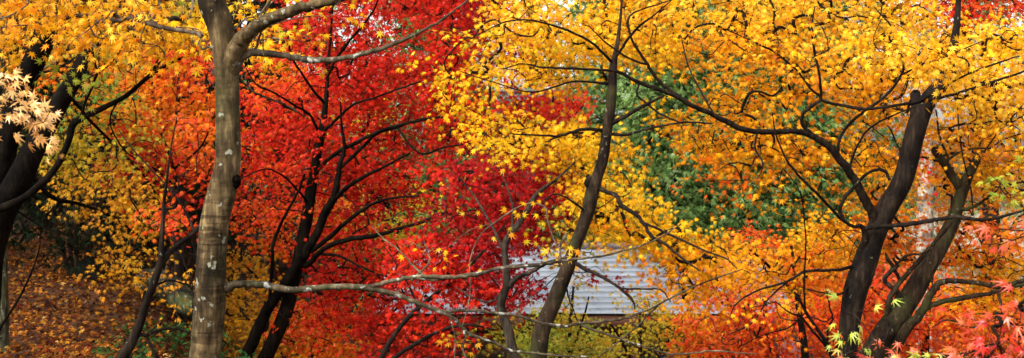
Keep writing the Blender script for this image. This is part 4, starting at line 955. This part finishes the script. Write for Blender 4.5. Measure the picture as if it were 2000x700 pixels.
# ------------------------------------------------------------------ the hall with the grey shingled roof
def shingle_mat():
    m, nt, out = new_mat('grey_shingle')
    tc = N(nt, 'ShaderNodeTexCoord')
    br = N(nt, 'ShaderNodeTexBrick', offset=0.5); br.inputs['Scale'].default_value = 1
    br.inputs['Brick Width'].default_value = 0.62; br.inputs['Row Height'].default_value = 50
    br.inputs['Mortar Size'].default_value = 0.006; br.inputs['Mortar Smooth'].default_value = 0.2
    br.inputs['Color1'].default_value = (.27, .29, .325, 1); br.inputs['Color2'].default_value = (.33, .35, .38, 1); br.inputs['Mortar'].default_value = (.22, .23, .26, 1)
    sep = N(nt, 'ShaderNodeSeparateXYZ'); nt.links.new(tc.outputs['Object'], sep.inputs[0])
    # shift the joints from course to course
    fl = N(nt, 'ShaderNodeMath', operation='FLOOR'); dv = N(nt, 'ShaderNodeMath', operation='DIVIDE'); dv.inputs[1].default_value = COURSE_Y
    nt.links.new(sep.outputs[1], dv.inputs[0]); nt.links.new(dv.outputs[0], fl.inputs[0])
    sh = N(nt, 'ShaderNodeMath', operation='MULTIPLY_ADD'); sh.inputs[1].default_value = 0.37; nt.links.new(fl.outputs[0], sh.inputs[0]); nt.links.new(sep.outputs[0], sh.inputs[2])
    cb = N(nt, 'ShaderNodeCombineXYZ'); nt.links.new(sh.outputs[0], cb.inputs[0]); cb.inputs[1].default_value = 25
    nt.links.new(cb.outputs[0], br.inputs['Vector'])
    n1 = N(nt, 'ShaderNodeTexNoise', i_Scale=2.2, i_Detail=6.0); nt.links.new(tc.outputs['Object'], n1.inputs['Vector'])
    r1 = ramp(nt, n1.outputs['Fac'], [(.3, (.74, .75, .76)), (.7, (1.05, 1.05, 1.05))])
    mx = N(nt, 'ShaderNodeMix', data_type='RGBA', blend_type='MULTIPLY'); mx.inputs[0].default_value = 1
    nt.links.new(br.outputs['Color'], mx.inputs[6]); nt.links.new(r1.outputs[0], mx.inputs[7])
    fr = N(nt, 'ShaderNodeMath', operation='FRACT'); nt.links.new(dv.outputs[0], fr.inputs[0])
    r2 = ramp(nt, fr.outputs[0], [(0.0, (.86, .86, .87)), (.06, (.88, .88, .89)), (.10, (1, 1, 1)), (.9, (.97, .97, .98))])  # shadow line at each course edge, painted into the shingle colour
    mx2 = N(nt, 'ShaderNodeMix', data_type='RGBA', blend_type='MULTIPLY'); mx2.inputs[0].default_value = 1
    nt.links.new(mx.outputs[2], mx2.inputs[6]); nt.links.new(r2.outputs[0], mx2.inputs[7])
    p = N(nt, 'ShaderNodeBsdfPrincipled'); p.inputs['Roughness'].default_value = .42; p.inputs['Specular IOR Level'].default_value = .45
    nt.links.new(mx2.outputs[2], p.inputs['Base Color']); nt.links.new(p.outputs[0], out.inputs[0])
    return m


NCOURSE = 13
EY, RY = 26.0, 29.4
COURSE_Y = (RY - EY) / NCOURSE
SHINGLE = shingle_mat()
WOODRED = plain_mat('red_brown_timber', (.10, .035, .02), (.17, .065, .035), 4, .7, (1, 1, 8))
WOODDARK = plain_mat('dark_timber', (.035, .018, .011), (.075, .042, .026), 4, .75, (1, 1, 10))
SIDING = plain_mat('weathered_siding', (.07, .04, .025), (.14, .085, .055), 5, .8, (1, 1, 9))
GLASS = plain_mat('dark_window_glass', (.012, .014, .016), (.03, .032, .035), 2, .12, spec=.5, bump=.0)
PLASTER = plain_mat('plaster', (.55, .53, .48), (.68, .66, .6), 3, .85)
TILE = plain_mat('dark_roof_tile', (.035, .036, .042), (.085, .086, .095), 4, .5)
TILEGREY = plain_mat('grey_ridge_tile', (.10, .09, .10), (.24, .21, .23), 8, .55)
STONE = plain_mat('grey_stone', (.16, .16, .15), (.30, .30, .27), 9, .85, bump=.5)


def hall():
    zE = P(1000, 613, EY)[2]; zR = P(1000, 484, RY)[2]
    x0 = P(725, 0, EY)[0]; x1 = P(1556, 0, EY)[0]
    gx = .5 * (x0 + x1); g = float(ground_h(gx, 28.5)); g = min(g, float(ground_h(x0, 28)), float(ground_h(x1, 28))) - .05
    root = thing('hall', 'low timber hall with pale grey shingled roof behind the trees at the bottom middle', 'building', (gx, EY, g))
    mb = MB(); sl = (zR - zE) / (RY - EY); t = .010
    for k in range(NCOURSE):
        ya = EY + k * COURSE_Y; yb = ya + COURSE_Y + .03
        za = zE + sl * (k * COURSE_Y) + .005; zb = zE + sl * (yb - EY)
        lo = [(x0, ya, za - t), (x1, ya, za - t), (x1, yb, zb - t), (x0, yb, zb - t)]
        hi = [(x0, ya, za), (x1, ya, za), (x1, yb, zb), (x0, yb, zb)]
        mb.hexa(lo, hi)
    yB = 2 * RY - EY
    mb.hexa([(x0, RY + .05, zR - t), (x1, RY + .05, zR - t), (x1, yB, zE - t), (x0, yB, zE - t)], [(x0, RY + .05, zR + .01), (x1, RY + .05, zR + .01), (x1, yB, zE), (x0, yB, zE)])
    rf = part('roof', mb, SHINGLE, root)
    mb = MB(); mb.box(x0 - .02, RY - .11, zR - .02, x1 + .02, RY + .13, zR + .10)
    for k in range(int((x1 - x0) / .62)): mb.box(x0 + k * .62, RY - .13, zR + .09, x0 + k * .62 + .035, RY + .15, zR + .125)
    part('ridge_cap', mb, TILEGREY, root, rf)
    mb = MB(); mb.box(x0 + .02, EY + .06, zE - .26, x1 - .02, EY + .12, zE - .045); part('fascia', mb, WOODRED, root, rf)
    mb = MB()
    n = 20
    for k in range(n):
        xx = x0 + .2 + (x1 - x0 - .4) * k / (n - 1)
        mb.hexa([(xx, EY + .125, zE - .20), (xx + .07, EY + .125, zE - .20), (xx + .07, EY + 1.0, zE - .20 + sl * .87), (xx, EY + 1.0, zE - .20 + sl * .87)],
                [(xx, EY + .125, zE - .06), (xx + .07, EY + .125, zE - .06), (xx + .07, EY + 1.0, zE - .06 + sl * .87), (xx, EY + 1.0, zE - .06 + sl * .87)])
    part('rafters', mb, WOODDARK, root, rf)
    wx0, wx1, wy0, wy1 = x0 + .5, x1 - .5, EY + .9, yB - .9
    wz = zE + sl * .9 - .08
    mb = MB()
    mb.box(wx0, wy0, g, wx1, wy0 + .1, wz); mb.box(wx0, wy1 - .1, g, wx1, wy1, wz)
    for xx in (wx0, wx1 - .1):
        mb.hexa([(xx, wy0 + .1, g), (xx + .1, wy0 + .1, g), (xx + .1, wy1 - .1, g), (xx, wy1 - .1, g)], [(xx, wy0 + .1, wz), (xx + .1, wy0 + .1, wz), (xx + .1, wy1 - .1, wz), (xx, wy1 - .1, wz)])
        mb.hexa([(xx, wy0 + .1, wz), (xx + .1, wy0 + .1, wz), (xx + .1, wy1 - .1, wz), (xx, wy1 - .1, wz)], [(xx, RY - .05, zR - .15), (xx + .1, RY - .05, zR - .15), (xx + .1, RY + .05, zR - .15), (xx, RY + .05, zR - .15)])
    k = 0
    zz = g + .25
    while zz < wz - .2:
        mb.box(wx0 + .02, wy0 - .022, zz, wx1 - .02, wy0 - .002, zz + .15); zz += .165
    part('wall', mb, SIDING, root)
    for px in (840, 868, 925, 1010, 1160, 1240, 1315, 1395, 1480):
        xx = P(px, 0, wy0)[0]
        mb = MB(); mb.box(xx - .08, wy0 - .10, g, xx + .08, wy0 - .026, wz - .01); part('post', mb, WOODRED, root)
    for px, wd, zl, zh in ((897, .42, 0.0, 1.75), (965, .5, .9, 1.7), (1277, .55, 1.25, 1.95), (1200, .5, .9, 1.8), (1357, .45, .9, 1.8), (1438, .5, .9, 1.8)):
        xx = P(px, 0, wy0)[0]
        nm = 'door' if zl == 0 else 'window'
        mb = MB(); f = .05
        ya, yb = wy0 - .06, wy0 - .024
        mb.box(xx - wd, ya, g + zl, xx - wd + f, yb, g + zh); mb.box(xx + wd - f, ya, g + zl, xx + wd, yb, g + zh)
        mb.box(xx - wd + f, ya, g + zh - f, xx + wd - f, yb, g + zh); mb.box(xx - wd + f, ya, g + zl, xx + wd - f, yb, g + zl + f)
        mb.box(xx - .02, ya, g + zl + f, xx + .02, yb, g + zh - f)
        w = part(nm, mb, WOODDARK, root)
        mb = MB(); mb.box(xx - wd + f, wy0 - .04, g + zl + f, xx - .02, wy0 - .025, g + zh - f); mb.box(xx + .02, wy0 - .04, g + zl + f, xx + wd - f, wy0 - .025, g + zh - f)
        part('pane', mb, GLASS, root, w)
    mb = MB(); mb.box(wx0 - .15, wy0 - .2, g - .4, wx1 + .15, wy1 + .2, g - .002 + .1); part('stone_base', mb, STONE, root)


hall()


def temple():
    y0, y1, yR = 35.6, 41.0, 38.3
    zR = P(1000, 205, yR)[2]; zE = P(1000, 395, y0)[2]
    x0, x1 = P(860, 0, y0)[0], P(1150, 0, yR)[0]
    gx = .5 * (x0 + x1); g = float(ground_h(gx, 36)) - .1
    root = thing('temple_hall', 'dark tiled temple roof with scroll ridge end glimpsed through the red and yellow leaves', 'building', (gx, y0, g))
    mb = MB()
    ns = 8
    prof = []
    for k in range(ns + 1):
        t = k / ns; prof.append((y0 + (yR - y0) * t, zE + (zR - zE) * (t ** 1.35)))
    for a, b in zip(prof[:-1], prof[1:]):
        for s in (0, 1):
            (ya, za), (yb, zb) = a, b
            if s: ya, yb = 2 * yR - ya, 2 * yR - yb
            mb.hexa([(x0, ya, za - .12), (x1, ya, za - .12), (x1, yb, zb - .12), (x0, yb, zb - .12)], [(x0, ya, za), (x1, ya, za), (x1, yb, zb), (x0, yb, zb)])
    rf = part('roof', mb, TILE, root)
    mb = MB()
    for k in range(int((x1 - x0) / .28)):
        xx = x0 + .1 + k * .28
        mb.tube([(xx, y, z + .01) for y, z in prof], [.055] * len(prof), 8)
    part('cover_tiles', mb, TILE, root, rf, True)
    mb = MB(); mb.box(x0 - .05, yR - .16, zR - .05, x1 + .02, yR + .16, zR + .32); mb.box(x0 - .05, yR - .2, zR + .322, x1 + .02, yR + .2, zR + .42); part('ridge', mb, TILEGREY, root, rf)
    # scroll shaped ridge end
    c = np.array([x1 + .02, yR - .22, zR + .10]); pts = []; rr = []
    for t in np.linspace(0, 1, 50):
        a = -math.pi / 2 + t * 4.2 * math.pi; r = .27 * (1 - .88 * t)
        pts.append(c + np.array([r * math.cos(a), 0, r * math.sin(a)])); rr.append(.05 * (1 - .6 * t))
    mb = MB(); mb.tube(pts, rr, 8); mb.tube([c + [-.42, .1, -.3], c + [-.2, .08, -.31], c + [0, 0, -.27]], [.06, .06, .05], 8)
    mb.tube([c + [0, 0.06, 0], c + [0, .14, 0]], [.28, .28], 20); part('ridge_ornament', mb, TILEGREY, root, rf, True)
    wz = zE + .35
    mb = MB(); mb.box(x0 + .7, y0 + 1.0, g, x1 - .7, y1 - 1.0, wz); part('wall', mb, PLASTER, root)
    for k in range(5):
        xx = x0 + .7 + (x1 - x0 - 1.4) * k / 4
        mb = MB(); mb.box(xx - .1, y0 + .86, g, xx + .1, y0 + .996, wz - .004); part('post', mb, WOODDARK, root)
    for k in range(4):
        xx = x0 + .7 + (x1 - x0 - 1.4) * (k + .5) / 4
        mb = MB(); mb.box(xx - .3, y0 + .95, g + 1.0, xx + .3, y0 + .997, g + 2.2)
        w = part('window', mb, WOODDARK, root); mb = MB()
        for q in range(6): mb.box(xx - .27 + q * .1, y0 + .92, g + 1.05, xx - .23 + q * .1, y0 + .948, g + 2.15)
        part('lattice', mb, WOODRED, root, w)
    mb = MB(); mb.box(x0, y0 + .05, zE - .3, x1, y0 + .12, zE - .125); part('fascia', mb, WOODDARK, root, rf)
    mb = MB(); mb.box(x0 + .5, y0 + .8, g - 1.5, x1 - .5, y1 - .8, g - .004); part('stone_base', mb, STONE, root)


temple()


def board():
    Y = 19.0; b = P(1539, 0, Y); g = float(ground_h(b[0], Y)); top = P(1539, 664, Y)[2]
    root = thing('notice_board', 'small roofed notice board with a white panel among vermilion leaves at the lower right', 'sign', (b[0], Y, g))
    for dx in (-.085, .14):
        mb = MB(); mb.box(b[0] + dx - .02, Y - .02, g - .1, b[0] + dx + .02, Y + .02, top - .12); part('post', mb, STONE, root)
    mb = MB(); z = top
    xa, xb = b[0] - .13, b[0] + .19
    mb.hexa([(xa, Y - .16, z - .18), (xb, Y - .16, z - .18), (xb, Y, z - .03), (xa, Y, z - .03)], [(xa, Y - .16, z - .15), (xb, Y - .16, z - .15), (xb, Y, z), (xa, Y, z)])
    mb.hexa([(xa, Y + .002, z - .03), (xb, Y + .002, z - .03), (xb, Y + .16, z - .18), (xa, Y + .16, z - .18)], [(xa, Y + .002, z), (xb, Y + .002, z), (xb, Y + .16, z - .15), (xa, Y + .16, z - .15)])
    part('roof', mb, TILE, root)
    mb = MB(); mb.box(b[0] - .06, Y - .015, top - .8, b[0] + .115, Y + .015, top - .19); part('panel', mb, PLASTER, root)


board()

# ------------------------------------------------------------------ light and camera
SUN_EL, SUN_AZ = 44.0, 226.0     # azimuth clockwise from +Y: behind the camera and a little to its left
w = bpy.data.worlds.new('World'); sc.world = w; w.use_nodes = True
nt = w.node_tree; nt.nodes.clear()
out = nt.nodes.new('ShaderNodeOutputWorld'); bg = nt.nodes.new('ShaderNodeBackground')
sky = nt.nodes.new('ShaderNodeTexSky'); sky.sky_type = 'NISHITA'; sky.sun_disc = False
sky.sun_elevation = math.radians(SUN_EL); sky.sun_rotation = math.radians(SUN_AZ)
sky.air_density = 1.0; sky.dust_density = 5.0; sky.ozone_density = 1.0
hs = nt.nodes.new('ShaderNodeHueSaturation'); hs.inputs['Saturation'].default_value = 0.15; hs.inputs['Value'].default_value = 3.4
nt.links.new(sky.outputs[0], hs.inputs['Color']); nt.links.new(hs.outputs[0], bg.inputs['Color'])
bg.inputs['Strength'].default_value = 0.15
nt.links.new(bg.outputs[0], out.inputs[0])
sl = bpy.data.lights.new('sun', 'SUN'); sl.energy = 3.0; sl.angle = math.radians(40); sl.color = (1.0, .96, .89)
so = bpy.data.objects.new('sun', sl); C.objects.link(so)
el, az = math.radians(SUN_EL), math.radians(SUN_AZ)
d = Vector((math.sin(az) * math.cos(el), math.cos(az) * math.cos(el), math.sin(el)))
so.rotation_euler = d.to_track_quat('Z', 'Y').to_euler(); so.location = d * 30

cam = bpy.data.cameras.new('camera'); co = bpy.data.objects.new('camera', cam); C.objects.link(co)
co.location = (0, 0, Z0); co.rotation_euler = (math.radians(90), 0, 0)
cam.sensor_fit = 'HORIZONTAL'; cam.angle = math.radians(40); cam.clip_start = .05; cam.clip_end = 600
cam.dof.use_dof = True; cam.dof.focus_distance = 7.5; cam.dof.aperture_fstop = 14
sc.camera = co
sc.view_settings.view_transform = 'Standard'; sc.view_settings.look = 'None'; sc.view_settings.exposure = 0
sc.cycles.max_bounces = 7; sc.cycles.diffuse_bounces = 5; sc.cycles.transmission_bounces = 4; sc.cycles.glossy_bounces = 2
sc.cycles.sample_clamp_indirect = 6
print('LEAVES', TOTAL[0])
